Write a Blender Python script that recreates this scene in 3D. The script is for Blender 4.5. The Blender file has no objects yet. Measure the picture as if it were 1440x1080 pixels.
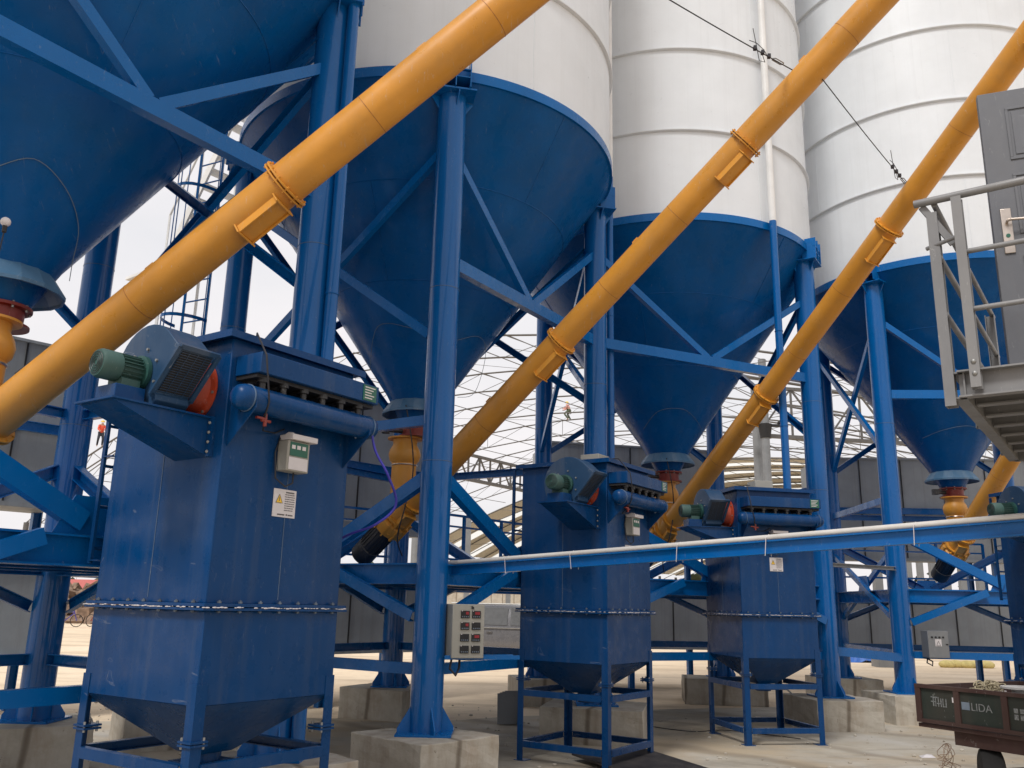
import bpy, math, random
from mathutils import Vector, Matrix
random.seed(7)
scn = bpy.context.scene
COL = scn.collection
R = math.radians
V = Vector

# ------------------------------------------------------------------ camera
cam = bpy.data.objects.new("camera", bpy.data.cameras.new("camera"))
COL.objects.link(cam)
cam.data.sensor_width = 36.0
cam.data.lens = 36.0 * 1231.4 / 1440.0
cam.data.clip_start = 0.05
cam.data.clip_end = 3000
PITCH, ROLL = 0.24743, 0.02271
Mc = Matrix.Rotation(math.pi / 2 + PITCH, 4, 'X') @ Matrix.Rotation(ROLL, 4, 'Z')
Mc.translation = V((0, 0, 1.69))
cam.matrix_world = Mc
scn.camera = cam

# ------------------------------------------------------------------ world, overcast light
w = bpy.data.worlds.new("World"); scn.world = w; w.use_nodes = True
nt = w.node_tree; nt.nodes.clear()
SUN_EL, SUN_AZ = R(52), R(-150)          # azimuth measured clockwise from +Y
wo = nt.nodes.new('ShaderNodeOutputWorld'); bg = nt.nodes.new('ShaderNodeBackground')
sky = nt.nodes.new('ShaderNodeTexSky'); sky.sky_type = 'NISHITA'; sky.sun_disc = False
sky.sun_elevation = SUN_EL; sky.sun_rotation = SUN_AZ; sky.dust_density = 4.0; sky.air_density = 1.2
tc = nt.nodes.new('ShaderNodeTexCoord'); mp = nt.nodes.new('ShaderNodeMapping')
mp.inputs['Scale'].default_value = (1.4, 1.4, 4.0)
nz = nt.nodes.new('ShaderNodeTexNoise'); nz.inputs['Scale'].default_value = 2.2; nz.inputs['Detail'].default_value = 6
cr = nt.nodes.new('ShaderNodeValToRGB')
cr.color_ramp.elements[0].position = 0.3; cr.color_ramp.elements[0].color = (7.7, 7.65, 7.9, 1)
cr.color_ramp.elements[1].position = 0.75; cr.color_ramp.elements[1].color = (9.2, 8.75, 8.75, 1)
mx = nt.nodes.new('ShaderNodeMix'); mx.data_type = 'RGBA'; mx.inputs[0].default_value = 0.93
nt.links.new(tc.outputs['Generated'], mp.inputs[0]); nt.links.new(mp.outputs[0], nz.inputs['Vector'])
nt.links.new(nz.outputs['Fac'], cr.inputs[0]); nt.links.new(sky.outputs[0], mx.inputs[6]); nt.links.new(cr.outputs[0], mx.inputs[7])
nt.links.new(mx.outputs[2], bg.inputs[0]); bg.inputs[1].default_value = 0.085
nt.links.new(bg.outputs[0], wo.inputs[0])
sl = bpy.data.lights.new("sun", 'SUN'); sl.energy = 1.75; sl.angle = R(14); sl.color = (1, 0.98, 0.95)
so = bpy.data.objects.new("sun", sl); COL.objects.link(so)
sd = V((math.sin(SUN_AZ) * math.cos(SUN_EL), math.cos(SUN_AZ) * math.cos(SUN_EL), math.sin(SUN_EL)))
so.rotation_euler = sd.to_track_quat('Z', 'Y').to_euler(); so.location = sd * 60
scn.view_settings.view_transform = 'Standard'; scn.view_settings.look = 'None'
scn.view_settings.exposure = 0.42; scn.view_settings.gamma = 1.0
scn.render.engine = 'CYCLES'; scn.cycles.max_bounces = 8

# ------------------------------------------------------------------ materials
def srgb(r, g, b):
    f = lambda c: (c / 255) / 12.92 if c <= 10 else (((c / 255) + 0.055) / 1.055) ** 2.4
    return (f(r), f(g), f(b), 1)

class N:
    def __init__(s, name):
        s.m = bpy.data.materials.new(name); s.m.use_nodes = True
        s.t = s.m.node_tree; s.b = s.t.nodes['Principled BSDF']
        s.tc = s.t.nodes.new('ShaderNodeTexCoord')
    def new(s, k, **kw):
        n = s.t.nodes.new(k)
        for a, v in kw.items(): setattr(n, a, v)
        return n
    def link(s, a, b): s.t.links.new(a, b)
    def noise(s, scale, detail=5, stretch=(1, 1, 1), rough=0.6, coord='Object', dist=0.0):
        mp = s.new('ShaderNodeMapping'); mp.inputs['Scale'].default_value = stretch
        s.link(s.tc.outputs[coord], mp.inputs[0])
        n = s.new('ShaderNodeTexNoise'); n.inputs['Scale'].default_value = scale
        n.inputs['Detail'].default_value = detail; n.inputs['Roughness'].default_value = rough
        n.inputs['Distortion'].default_value = dist
        s.link(mp.outputs[0], n.inputs['Vector']); return n.outputs['Fac']
    def ramp(s, f, stops):
        r = s.new('ShaderNodeValToRGB'); e = r.color_ramp.elements
        while len(e) < len(stops): e.new(0.5)
        for i, (p, c) in enumerate(stops):
            e[i].position = p; e[i].color = c if len(c) == 4 else (*c, 1)
        s.link(f, r.inputs[0]); return r.outputs[0]
    def mix(s, f, a, b, mode='MIX'):
        m = s.new('ShaderNodeMix', data_type='RGBA', blend_type=mode)
        for i, v in ((0, f), (6, a), (7, b)):
            if isinstance(v, (int, float)): m.inputs[i].default_value = v
            elif isinstance(v, tuple): m.inputs[i].default_value = v
            else: s.link(v, m.inputs[i])
        return m.outputs[2]
    def bump(s, h, strength, dist=0.01, prev=None):
        b = s.new('ShaderNodeBump'); b.inputs['Strength'].default_value = strength
        b.inputs['Distance'].default_value = dist; s.link(h, b.inputs['Height'])
        if prev is not None: s.link(prev, b.inputs['Normal'])
        return b.outputs[0]

def g(v): return (v, v, v, 1)

def paint(name, c, rough=0.35, dust=0.35, dustc=(0.33, 0.31, 0.28, 1), wav=0.0, metal=0.0, scratch=0.25, wavscale=0.8, coat=0.0, var=0.16, spec=0.5, streak=0, sdir=(4, 4, .12), topdust=0):
    n = N(name)
    var = n.ramp(n.noise(1.7, 6), [(0.3, g(1 - var)), (0.7, g(1 + var * .6))])
    base = n.mix(1.0, c, var, 'MULTIPLY')
    d1 = n.ramp(n.noise(3.0, 8, (1, 1, 0.12)), [(0.48, g(0)), (0.78, g(dust))])
    base = n.mix(d1, base, dustc)
    d2 = n.ramp(n.noise(28, 4, (1, 1, 1), 0.7), [(0.64, g(0)), (0.74, g(dust * 0.7))])
    base = n.mix(d2, base, dustc)
    if scratch:
        s1 = n.ramp(n.noise(5, 2, (9, 0.6, 2.0), 0.5, dist=1.0), [(0.69, g(0)), (0.7, g(scratch)), (0.712, g(scratch)), (0.72, g(0))])
        base = n.mix(s1, base, (0.5, 0.5, 0.48, 1))
    if streak:
        s2 = n.ramp(n.noise(2.5, 8, sdir, 0.75), [(0.5, g(0)), (0.62, g(streak * .5)), (0.8, g(streak))])
        base = n.mix(s2, base, tuple(.42 * q + .04 for q in dustc[:3]) + (1,))
    if topdust:
        ge = n.new('ShaderNodeNewGeometry'); sx = n.new('ShaderNodeSeparateXYZ'); n.link(ge.outputs['Normal'], sx.inputs[0])
        up = n.ramp(sx.outputs['Z'], [(0.55, g(0)), (0.95, g(topdust))])
        up = n.mix(1.0, up, n.ramp(n.noise(5, 7), [(0.35, g(.25)), (0.65, g(1))]), 'MULTIPLY')
        base = n.mix(up, base, (0.42, 0.38, 0.30, 1))
    n.link(base, n.b.inputs['Base Color'])
    rr = n.ramp(n.noise(6, 5), [(0.3, g(max(0.05, rough - 0.09))), (0.7, g(rough + 0.17))])
    n.link(rr, n.b.inputs['Roughness'])
    n.b.inputs['Metallic'].default_value = metal
    n.b.inputs['Coat Weight'].default_value = coat; n.b.inputs['Coat Roughness'].default_value = 0.07; n.b.inputs['Specular IOR Level'].default_value = spec
    h = n.bump(n.noise(60, 3), 0.12, 0.002)
    if wav: h = n.bump(n.noise(wavscale, 2), wav, 0.05, h)
    n.link(h, n.b.inputs['Normal'])
    return n.m

def plain(name, c, rough=0.6, metal=0.0, emit=None, nscale=9, amt=0.2):
    n = N(name)
    v = n.ramp(n.noise(nscale, 5), [(0.3, g(1 - amt)), (0.7, g(1 + amt * 0.6))])
    n.link(n.mix(1.0, c, v, 'MULTIPLY'), n.b.inputs['Base Color'])
    n.b.inputs['Roughness'].default_value = rough; n.b.inputs['Metallic'].default_value = metal
    if emit: n.b.inputs['Emission Color'].default_value = emit; n.b.inputs['Emission Strength'].default_value = 1.5
    return n.m

M = {}
M['blue'] = paint('steel_blue_paint', (0.001, 0.112, 0.36, 1), 0.2, 0.04, dustc=(0.15, 0.22, 0.28, 1), scratch=0.15, var=.08, spec=.28)
M['colblue'] = paint('column_gloss_blue', (0.0005, 0.098, 0.33, 1), 0.3, 0.03, dustc=(0.15, 0.22, 0.28, 1), scratch=0.12, var=.06, spec=.15, coat=.5, streak=.1)
M['cone'] = paint('hopper_blue_paint', (0.0005, 0.088, 0.295, 1), 0.26, 0.03, dustc=(0.1, 0.18, 0.25, 1), wav=0.12, scratch=0.15, wavscale=0.7, spec=.2, streak=.12)
M['navy'] = paint('collector_blue_paint', (0.001, 0.043, 0.150, 1), 0.27, 0.05, dustc=(0.17, 0.2, 0.24, 1), wav=0.16, scratch=0.12, wavscale=1.1, spec=.22, streak=.22)
M['fanblue'] = paint('fan_grey_blue_paint', (0.018, 0.055, 0.12, 1), 0.42, 0.3, spec=.3)
M['fbolt'] = plain('painted_bolt', (0.12, 0.15, 0.19, 1), 0.5, 0.3, amt=.5)
M['collar'] = paint('dusty_collar_blue', (0.06, 0.15, 0.26, 1), 0.5, 0.5, dustc=(0.3, 0.34, 0.38, 1))
M['yellow'] = paint('conveyor_yellow_paint', (0.62, 0.272, 0.03, 1), 0.33, 0.16, dustc=(0.36, 0.27, 0.15, 1), scratch=0.4, streak=.18, sdir=(1, 1, 1), topdust=.22)
M['yellow2'] = paint('conveyor_cast_yellow', (0.66, 0.29, 0.03, 1), 0.42, 0.35, dustc=(0.4, 0.27, 0.12, 1))
M['white'] = paint('silo_white_paint', (0.69, 0.72, 0.75, 1), 0.36, 0.12, dustc=(0.6, 0.6, 0.58, 1), wav=0.12, scratch=0.08, wavscale=0.6, var=0.05, streak=.12, sdir=(3.5, 3.5, .06))
M['whitep'] = paint('pipe_white_paint', (0.72, 0.72, 0.71, 1), 0.4, 0.2, dustc=(0.5, 0.48, 0.44, 1))
M['pvc'] = paint('conduit_white_plastic', (0.62, 0.6, 0.57, 1), 0.5, 0.3, dustc=(0.4, 0.37, 0.33, 1), scratch=0)
M['red'] = paint('valve_red_paint', (0.22, 0.02, 0.012, 1), 0.45, 0.4)
M['orange'] = paint('inlet_orange_paint', (0.45, 0.055, 0.018, 1), 0.45, 0.25)
M['green'] = paint('motor_green_paint', (0.018, 0.075, 0.065, 1), 0.5, 0.45, dustc=(0.2, 0.24, 0.22, 1))
M['black'] = paint('motor_black_paint', (0.016, 0.016, 0.018, 1), 0.42, 0.2)
M['gpaint'] = paint('platform_grey_paint', (0.19, 0.19, 0.195, 1), 0.45, 0.3, scratch=0.3)
M['door'] = paint('door_grey_paint', (0.115, 0.12, 0.135, 1), 0.45, 0.15, scratch=0.15)
M['galv'] = paint('galvanised_steel', (0.22, 0.23, 0.24, 1), 0.45, 0.3, metal=0.3)
M['bolt'] = plain('zinc_bolt', (0.3, 0.3, 0.29, 1), 0.45, 0.5)
M['steel'] = plain('brushed_steel', (0.55, 0.48, 0.42, 1), 0.3, 0.9)
M['clad'] = paint('grey_cladding', (0.28, 0.305, 0.33, 1), 0.5, 0.15, wav=0.2, streak=.5, scratch=0.1)
M['cabinet'] = paint('cabinet_beige_paint', (0.34, 0.33, 0.29, 1), 0.45, 0.25, scratch=0.1)
M['dark'] = plain('black_and_shade', (0.012, 0.012, 0.014, 1), 0.6)  # black for dark parts, and for shade painted inside hollows
M['rubber'] = plain('rubber', (0.02, 0.019, 0.018, 1), 0.85, nscale=30)
M['cable'] = plain('black_cable', (0.02, 0.02, 0.025, 1), 0.6)
M['greycable'] = plain('grey_cable', (0.13, 0.17, 0.21, 1), 0.5)
M['purple'] = plain('purple_hose', (0.03, 0.025, 0.3, 1), 0.4)
M['glass'] = plain('reflection_grey_glass', (0.1, 0.105, 0.11, 1), 0.12)  # opaque grey, lightened to carry the reflections in its colour
M['plate'] = plain('green_plate', (0.015, 0.11, 0.07, 1), 0.4)
M['paper'] = plain('sign_white', (0.66, 0.62, 0.62, 1), 0.5, amt=0.08)
M['ink'] = plain('sign_ink', (0.10, 0.09, 0.09, 1), 0.5)
M['warn'] = plain('sign_yellow', (0.8, 0.5, 0.04, 1), 0.5)
M['redlcd'] = plain('meter_red', (0.28, 0.015, 0.025, 1), 0.4)
M['rustline'] = plain('scorched_weld', (0.36, 0.14, 0.03, 1), 0.6, amt=.5, nscale=20)
M['weld'] = paint('weld_bead', (0.07, 0.12, 0.2, 1), 0.4, 0.3)
M['truss'] = plain('truss_galvanised', (0.12, 0.115, 0.11, 1), 0.55, 0.1)
M['panel'] = plain('roof_panel_beige', (0.55, 0.53, 0.47, 1), 0.6)
M['translucent'] = plain('roof_light_strip', (0.75, 0.76, 0.72, 1), 0.5)
M['carpaint'] = paint('car_silver_paint', (0.14, 0.14, 0.15, 1), 0.25, 0.02, metal=0.3, scratch=0, coat=0.4, var=.03)
M['skin'] = plain('skin', (0.45, 0.26, 0.18, 1), 0.6)
M['jacket'] = plain('orange_jacket', (0.7, 0.09, 0.04, 1), 0.7)
M['pinkj'] = plain('pink_jacket', (0.75, 0.38, 0.33, 1), 0.7)
M['trouser'] = plain('dark_trousers', (0.03, 0.035, 0.05, 1), 0.8)
M['olive'] = plain('olive_trousers', (0.09, 0.11, 0.07, 1), 0.8)
M['hardhat'] = plain('yellow_hardhat', (0.8, 0.55, 0.08, 1), 0.4)
M['traildark'] = paint('trailer_green_paint', (0.018, 0.026, 0.02, 1), 0.65, 0.55, dustc=(0.07, 0.045, 0.035, 1))
M['rust'] = paint('rusty_red_steel', (0.05, 0.022, 0.018, 1), 0.75, 0.55, dustc=(0.09, 0.065, 0.05, 1))
M['letter'] = plain('letter_grey', (0.2, 0.21, 0.21, 1), 0.6, nscale=60, amt=.6)
M['letterb'] = plain('letter_blue_grey', (0.16, 0.2, 0.25, 1), 0.6)
M['twine'] = plain('straw_twine', (0.42, 0.36, 0.24, 1), 0.9, nscale=40, amt=0.4)
M['tarp'] = plain('blue_tarp', (0.03, 0.12, 0.42, 1), 0.5)
M['brick'] = plain('red_roof', (0.5, 0.12, 0.1, 1), 0.7)
M['earth'] = plain('rubble_brown', (0.24, 0.16, 0.11, 1), 0.95, nscale=3, amt=0.5)
M['leaf'] = plain('hazy_foliage', (0.08, 0.1, 0.06, 1), 0.9, amt=0.5)
M['yellowbag'] = plain('yellow_bags', (0.6, 0.5, 0.2, 1), 0.8)

def mat_concrete():
    n = N('footing_concrete')
    v = n.ramp(n.noise(2.2, 9, (1, 1, 1), 0.7), [(0.3, (0.33, 0.29, 0.235)), (0.55, (0.47, 0.43, 0.36)), (0.75, (0.55, 0.52, 0.46))])
    st = n.ramp(n.noise(4, 6, (1.5, 1.5, 0.2)), [(0.5, g(0)), (0.72, g(0.55))])
    v = n.mix(st, v, (0.26, 0.2, 0.14, 1))
    holes = n.ramp(n.noise(16, 3), [(0.68, g(0)), (0.74, g(0.6))])
    v = n.mix(holes, v, (0.1, 0.075, 0.05, 1))
    wv = n.new('ShaderNodeTexWave'); wv.bands_direction = 'X'; wv.inputs['Scale'].default_value = .42; wv.inputs['Distortion'].default_value = 2.0; wv.inputs['Detail'].default_value = 3
    n.link(n.tc.outputs['Object'], wv.inputs['Vector'])
    v = n.mix(n.ramp(wv.outputs['Fac'], [(0.0, g(.75)), (0.035, g(0))]), v, (0.13, 0.1, 0.07, 1))
    rs = n.ramp(n.noise(1.3, 7, (1, 1, .5), .7), [(0.56, g(0)), (0.72, g(.5))]); v = n.mix(rs, v, (0.27, 0.17, 0.09, 1))
    n.link(v, n.b.inputs['Base Color']); n.b.inputs['Roughness'].default_value = 0.9
    n.link(n.bump(n.noise(22, 8), 0.5, 0.008, n.bump(n.noise(2.5, 3, (2, 2, 0.4)), 0.4, 0.02)), n.b.inputs['Normal'])
    return n.m
M['concrete'] = mat_concrete()

def mat_slab():
    n = N('slab_concrete')
    v = n.ramp(n.noise(0.5, 10, (1, 1, 1), 0.65), [(0.32, (0.25, 0.215, 0.165)), (0.48, (0.42, 0.375, 0.30)), (0.68, (0.54, 0.505, 0.44))])
    st = n.ramp(n.noise(0.9, 7, (1, 2.2, 1), 0.6, dist=0.8), [(0.53, g(0)), (0.66, g(0.6))])
    v = n.mix(st, v, (0.25, 0.215, 0.17, 1))
    sp = n.ramp(n.noise(0.55, 6, (1, 1, 1), 0.6), [(0.55, g(0)), (0.68, g(0.55))])
    v = n.mix(sp, v, (0.5, 0.49, 0.46, 1))
    sw = n.ramp(n.noise(9, 5, (0.25, 1.8, 1), 0.7), [(0.45, g(0)), (0.7, g(0.3))])
    v = n.mix(sw, v, (0.52, 0.45, 0.35, 1))
    sd = n.ramp(n.noise(0.33, 8, (1, 1.5, 1), 0.62, dist=.5), [(0.46, g(0)), (0.58, g(.75))]); v = n.mix(sd, v, (0.47, 0.37, 0.245, 1))
    tk = n.new('ShaderNodeTexWave'); tk.bands_direction = 'DIAGONAL'; tk.inputs['Scale'].default_value = .23; tk.inputs['Distortion'].default_value = 3.5; tk.inputs['Detail'].default_value = 4; tk.inputs['Detail Scale'].default_value = 1.2
    n.link(n.tc.outputs['Object'], tk.inputs['Vector'])
    v = n.mix(n.ramp(tk.outputs['Fac'], [(0.0, g(.5)), (0.09, g(.12)), (0.16, g(0))]), v, (0.2, 0.16, 0.115, 1))
    n.link(v, n.b.inputs['Base Color'])
    n.link(n.ramp(n.noise(0.9, 5), [(0.35, g(0.6)), (0.6, g(0.95))]), n.b.inputs['Roughness'])
    n.link(n.bump(n.noise(45, 6), 0.35, 0.005, n.bump(n.noise(3, 4), 0.3, 0.02)), n.b.inputs['Normal'])
    return n.m
def mat_sand():
    n = N('dry_tan_ground')
    v = n.ramp(n.noise(0.12, 10, (1, 1, 1), 0.6), [(0.3, (0.62, 0.48, 0.325)), (0.55, (0.74, 0.60, 0.43)), (0.75, (0.78, 0.66, 0.50))])
    st = n.ramp(n.noise(0.35, 8, (0.4, 2.2, 1), 0.65), [(0.5, g(0)), (0.64, g(0.5))])
    v = n.mix(st, v, (0.36, 0.27, 0.18, 1))
    st2 = n.ramp(n.noise(2.6, 8, (1, 1.6, 1), 0.7), [(0.5, g(0)), (0.7, g(0.4))])
    v = n.mix(st2, v, (0.4, 0.31, 0.22, 1))
    n.link(v, n.b.inputs['Base Color']); n.b.inputs['Roughness'].default_value = 0.95
    n.link(n.bump(n.noise(14, 8), 0.5, 0.02), n.b.inputs['Normal'])
    return n.m
M['slab'] = mat_slab(); M['sand'] = mat_sand()
def mat_translucent():
    n = N('translucent_roof_sheet'); t = n.t; tr = n.new('ShaderNodeBsdfTranslucent'); tr.inputs[0].default_value = (0.85, 0.86, 0.83, 1)
    ms = n.new('ShaderNodeMixShader'); ms.inputs[0].default_value = 0.3; out = t.nodes['Material Output']
    n.b.inputs['Base Color'].default_value = (0.8, 0.8, 0.78, 1)
    n.link(tr.outputs[0], ms.inputs[1]); n.link(n.b.outputs[0], ms.inputs[2]); n.link(ms.outputs[0], out.inputs[0]); return n.m
M['translucent'] = mat_translucent()
def mat_dirtyplate():
    n = N('dirty_steel_plate')
    v = n.ramp(n.noise(4, 9, (1, 1, 1), 0.7), [(0.35, (0.02, 0.018, 0.02)), (0.6, (0.07, 0.062, 0.058)), (0.75, (0.17, 0.15, 0.12))])
    n.link(v, n.b.inputs['Base Color']); n.b.inputs['Roughness'].default_value = 0.55; n.b.inputs['Metallic'].default_value = 0.3
    n.link(n.bump(n.noise(9, 5), 0.4, 0.01), n.b.inputs['Normal']); return n.m
M['dplate'] = mat_dirtyplate()

# ------------------------------------------------------------------ mesh builder
def frame(d, up=V((0, 0, 1))):
    d = V(d).normalized()
    if abs(d.dot(up)) > 0.999: up = V((1, 0, 0))
    x = up.cross(d).normalized(); y = d.cross(x).normalized()
    return x, y, d

class MB:
    def __init__(s): s.v = []; s.f = []
    def add(s, vs, fs):
        o = len(s.v); s.v += [V(p) for p in vs]; s.f += [tuple(i + o for i in f) for f in fs]; return s
    def box(s, a, b, m=None):
        (x0, y0, z0), (x1, y1, z1) = a, b
        p = [V(q) for q in ((x0, y0, z0), (x1, y0, z0), (x1, y1, z0), (x0, y1, z0), (x0, y0, z1), (x1, y0, z1), (x1, y1, z1), (x0, y1, z1))]
        if m is not None: p = [m @ q for q in p]
        return s.add(p, [(0, 3, 2, 1), (4, 5, 6, 7), (0, 1, 5, 4), (1, 2, 6, 5), (2, 3, 7, 6), (3, 0, 4, 7)])
    def prof(s, p0, p1, pts, up=V((0, 0, 1)), closed=True):
        """extrude a 2-D outline (x side, y up) from p0 to p1"""
        p0, p1 = V(p0), V(p1); x, y, d = frame(p1 - p0, up); n = len(pts)
        vs = [p + x * a + y * b for p in (p0, p1) for a, b in pts]
        fs = [(i, (i + 1) % n, n + (i + 1) % n, n + i) for i in range(n)]
        fs += [tuple(range(n))[::-1], tuple(range(n, 2 * n))]
        return s.add(vs, fs)
    def bar(s, p0, p1, w, h, up=V((0, 0, 1))):
        return s.prof(p0, p1, [(-w / 2, -h / 2), (w / 2, -h / 2), (w / 2, h / 2), (-w / 2, h / 2)], up)
    def chan(s, p0, p1, w, h, t=0.01, side=1, up=V((0, 0, 1))):
        a, b = w / 2 * side, h / 2
        return s.prof(p0, p1, [(-a, -b), (a, -b), (a, -b + t), (-a + t * side, -b + t), (-a + t * side, b - t), (a, b - t), (a, b), (-a, b)], up)
    def ibeam(s, p0, p1, w, h, t=0.014, up=V((0, 0, 1))):
        a, b, c = w / 2, h / 2, t / 2
        return s.prof(p0, p1, [(-a, -b), (a, -b), (a, -b + t), (c, -b + t), (c, b - t), (a, b - t), (a, b), (-a, b), (-a, b - t), (-c, b - t), (-c, -b + t), (-a, -b + t)], up)
    def angle(s, p0, p1, w, t=0.008, sx=1, sy=1, up=V((0, 0, 1))):
        return s.prof(p0, p1, [(0, 0), (w * sx, 0), (w * sx, t * sy), (t * sx, t * sy), (t * sx, w * sy), (0, w * sy)], up)
    def cyl(s, p0, p1, r0, r1=None, n=20, caps=True, up=V((0, 0, 1))):
        r1 = r0 if r1 is None else r1
        p0, p1 = V(p0), V(p1); x, y, d = frame(p1 - p0, up)
        vs = [p + (x * math.cos(2 * math.pi * i / n) + y * math.sin(2 * math.pi * i / n)) * r for p, r in ((p0, r0), (p1, r1)) for i in range(n)]
        fs = [(i, (i + 1) % n, n + (i + 1) % n, n + i) for i in range(n)]
        if caps: fs += [tuple(range(n))[::-1], tuple(range(n, 2 * n))]
        return s.add(vs, fs)
    def lathe(s, c, prof, n=48, axis=V((0, 0, 1)), caps=True, close=False):
        """prof = [(r, h)...] about axis through c"""
        c = V(c); x, y, d = frame(axis, V((0, 1, 0)) if abs(V(axis).z) > 0.9 else V((0, 0, 1)))
        k = len(prof); vs = []
        for r, h in prof:
            for i in range(n):
                a = 2 * math.pi * i / n
                vs.append(c + d * h + (x * math.cos(a) + y * math.sin(a)) * r)
        fs = []
        rng = k if close else k - 1
        for j in range(rng):
            j2 = (j + 1) % k
            for i in range(n):
                fs.append((j * n + i, j * n + (i + 1) % n, j2 * n + (i + 1) % n, j2 * n + i))
        if caps and not close: fs += [tuple(range(n))[::-1], tuple(range((k - 1) * n, k * n))]
        return s.add(vs, fs)
    def tube(s, pts, r, n=6, closed=False):
        pts = [V(p) for p in pts]; k = len(pts); vs = []; fs = []
        px = None
        for i, p in enumerate(pts):
            if closed: d = pts[(i + 1) % k] - pts[i - 1]
            else: d = pts[min(i + 1, k - 1)] - pts[max(i - 1, 0)]
            x, y, d = frame(d, V((0.01, 0.02, 1)))
            if px is not None:
                x = (px - d * px.dot(d))
                x = x.normalized() if x.length > 1e-6 else frame(d)[0]
                y = d.cross(x)
            px = x
            vs += [p + (x * math.cos(2 * math.pi * j / n) + y * math.sin(2 * math.pi * j / n)) * r for j in range(n)]
        for i in range(k if closed else k - 1):
            a, b = i * n, ((i + 1) % k) * n
            fs += [(a + j, a + (j + 1) % n, b + (j + 1) % n, b + j) for j in range(n)]
        if not closed: fs += [tuple(range(n))[::-1], tuple(range((k - 1) * n, k * n))]
        return s.add(vs, fs)
    def ring(s, c, R_, r, axis=V((0, 0, 1)), n=48, m=8):
        x, y, d = frame(axis, V((0, 1, 0)) if abs(V(axis).z) > 0.9 else V((0, 0, 1)))
        return s.tube([V(c) + (x * math.cos(2 * math.pi * i / n) + y * math.sin(2 * math.pi * i / n)) * R_ for i in range(n)], r, m, True)
    def poly(s, pts, off):
        """prism: polygon pts extruded by vector off"""
        pts = [V(p) for p in pts]; off = V(off); n = len(pts)
        return s.add(pts + [p + off for p in pts], [tuple(range(n))[::-1], tuple(range(n, 2 * n))] + [(i, (i + 1) % n, n + (i + 1) % n, n + i) for i in range(n)])
    def sphere(s, c, r, n=14, m=8, sc=(1, 1, 1)):
        c = V(c); pr = [(math.sin(math.pi * j / m), -math.cos(math.pi * j / m)) for j in range(m + 1)]
        vs = [c + V((0, 0, -r * sc[2]))]; fs = []
        for j in range(1, m):
            for i in range(n):
                a = 2 * math.pi * i / n
                vs.append(c + V((r * pr[j][0] * math.cos(a) * sc[0], r * pr[j][0] * math.sin(a) * sc[1], r * pr[j][1] * sc[2])))
        vs.append(c + V((0, 0, r * sc[2]))); T = len(vs) - 1
        for i in range(n): fs.append((0, 1 + (i + 1) % n, 1 + i)); fs.append((T, T - n + i, T - n + (i + 1) % n))
        for j in range(m - 2):
            for i in range(n):
                a = 1 + j * n; fs.append((a + i, a + (i + 1) % n, a + n + (i + 1) % n, a + n + i))
        return s.add(vs, fs)
    def build(s, name, mat, parent=None, org=None, smooth=True, bevel=0, ang=35):
        me = bpy.data.meshes.new(name)
        o3 = V((0, 0, 0)) if org is None else V(org)
        if org is None and parent is not None:
            q = parent
            while q is not None: o3 = o3 + q.location; q = q.parent
        me.from_pydata([tuple(p - o3) for p in s.v], [], s.f); me.validate(); me.update()
        import bmesh
        bm = bmesh.new(); bm.from_mesh(me); bmesh.ops.recalc_face_normals(bm, faces=bm.faces); bm.to_mesh(me); bm.free()
        ms = mat if isinstance(mat, (list, tuple)) else [mat]
        for q in ms: me.materials.append(M[q] if isinstance(q, str) else q)
        if smooth:
            for p in me.polygons: p.use_smooth = True
            me.set_sharp_from_angle(angle=R(ang))
        o = bpy.data.objects.new(name, me); COL.objects.link(o)
        if parent is not None: o.parent = parent
        else: o.location = o3
        if bevel:
            b = o.modifiers.new('bevel', 'BEVEL'); b.width = bevel; b.segments = 2; b.limit_method = 'ANGLE'; b.angle_limit = R(40)
        return o

def tag(o, label=None, cat=None, group=None, kind=None):
    for k, v in (('label', label), ('category', cat), ('group', group), ('kind', kind)):
        if v: o[k] = v
    return o
def thing(name, loc, label, cat, group=None, rz=0):
    o = bpy.data.objects.new(name, None); COL.objects.link(o); o.empty_display_size = 0.3
    o.location = V(loc); o.rotation_euler = (0, 0, rz); return tag(o, label, cat, group)
def copy_tree(o, parent=None):
    c = o.copy(); COL.objects.link(c); c.parent = parent
    for ch in list(o.children): copy_tree(ch, c)
    return c
def text_mesh(txt, size, depth=0.002):
    cu = bpy.data.curves.new('txt', 'FONT'); cu.body = txt; cu.size = size; cu.extrude = depth; cu.align_x = 'LEFT'
    o = bpy.data.objects.new('txt', cu); COL.objects.link(o)
    dg = bpy.context.evaluated_depsgraph_get(); me = bpy.data.meshes.new_from_object(o.evaluated_get(dg))
    vs = [v.co.copy() for v in me.vertices]; fs = [tuple(p.vertices) for p in me.polygons]
    bpy.data.objects.remove(o); return vs, fs

# ------------------------------------------------------------------ ground
def ground():
    mb = MB(); n = 60
    mb.add([(-900, -300, 0), (900, -300, 0), (900, 1500, 0), (-900, 1500, 0)], [(0, 1, 2, 3)])
    tag(mb.build('ground', 'sand', smooth=False), kind='structure')
    pts = []
    edge = [(-14, -6), (-13, 9.6), (-9.5, 10.8), (-6.0, 12.6), (-3.0, 13.7), (-1.0, 13.6), (0.2, 14.4), (2.0, 15.5), (3.6, 16.2), (6.5, 17.2), (9.5, 17.6), (14, 16.2), (16, 12), (16, -6)]
    for a, b in zip(edge, edge[1:] + edge[:1]):
        for k in range(6):
            t = k / 6; pts.append((a[0] + (b[0] - a[0]) * t + random.uniform(-.06, .06), a[1] + (b[1] - a[1]) * t + random.uniform(-.06, .06), 0.004))
    mb = MB(); mb.poly(pts, (0, 0, 0.02)); tag(mb.build('pavement', 'slab', smooth=False), kind='structure')
ground()
GZ = 0.0

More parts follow.
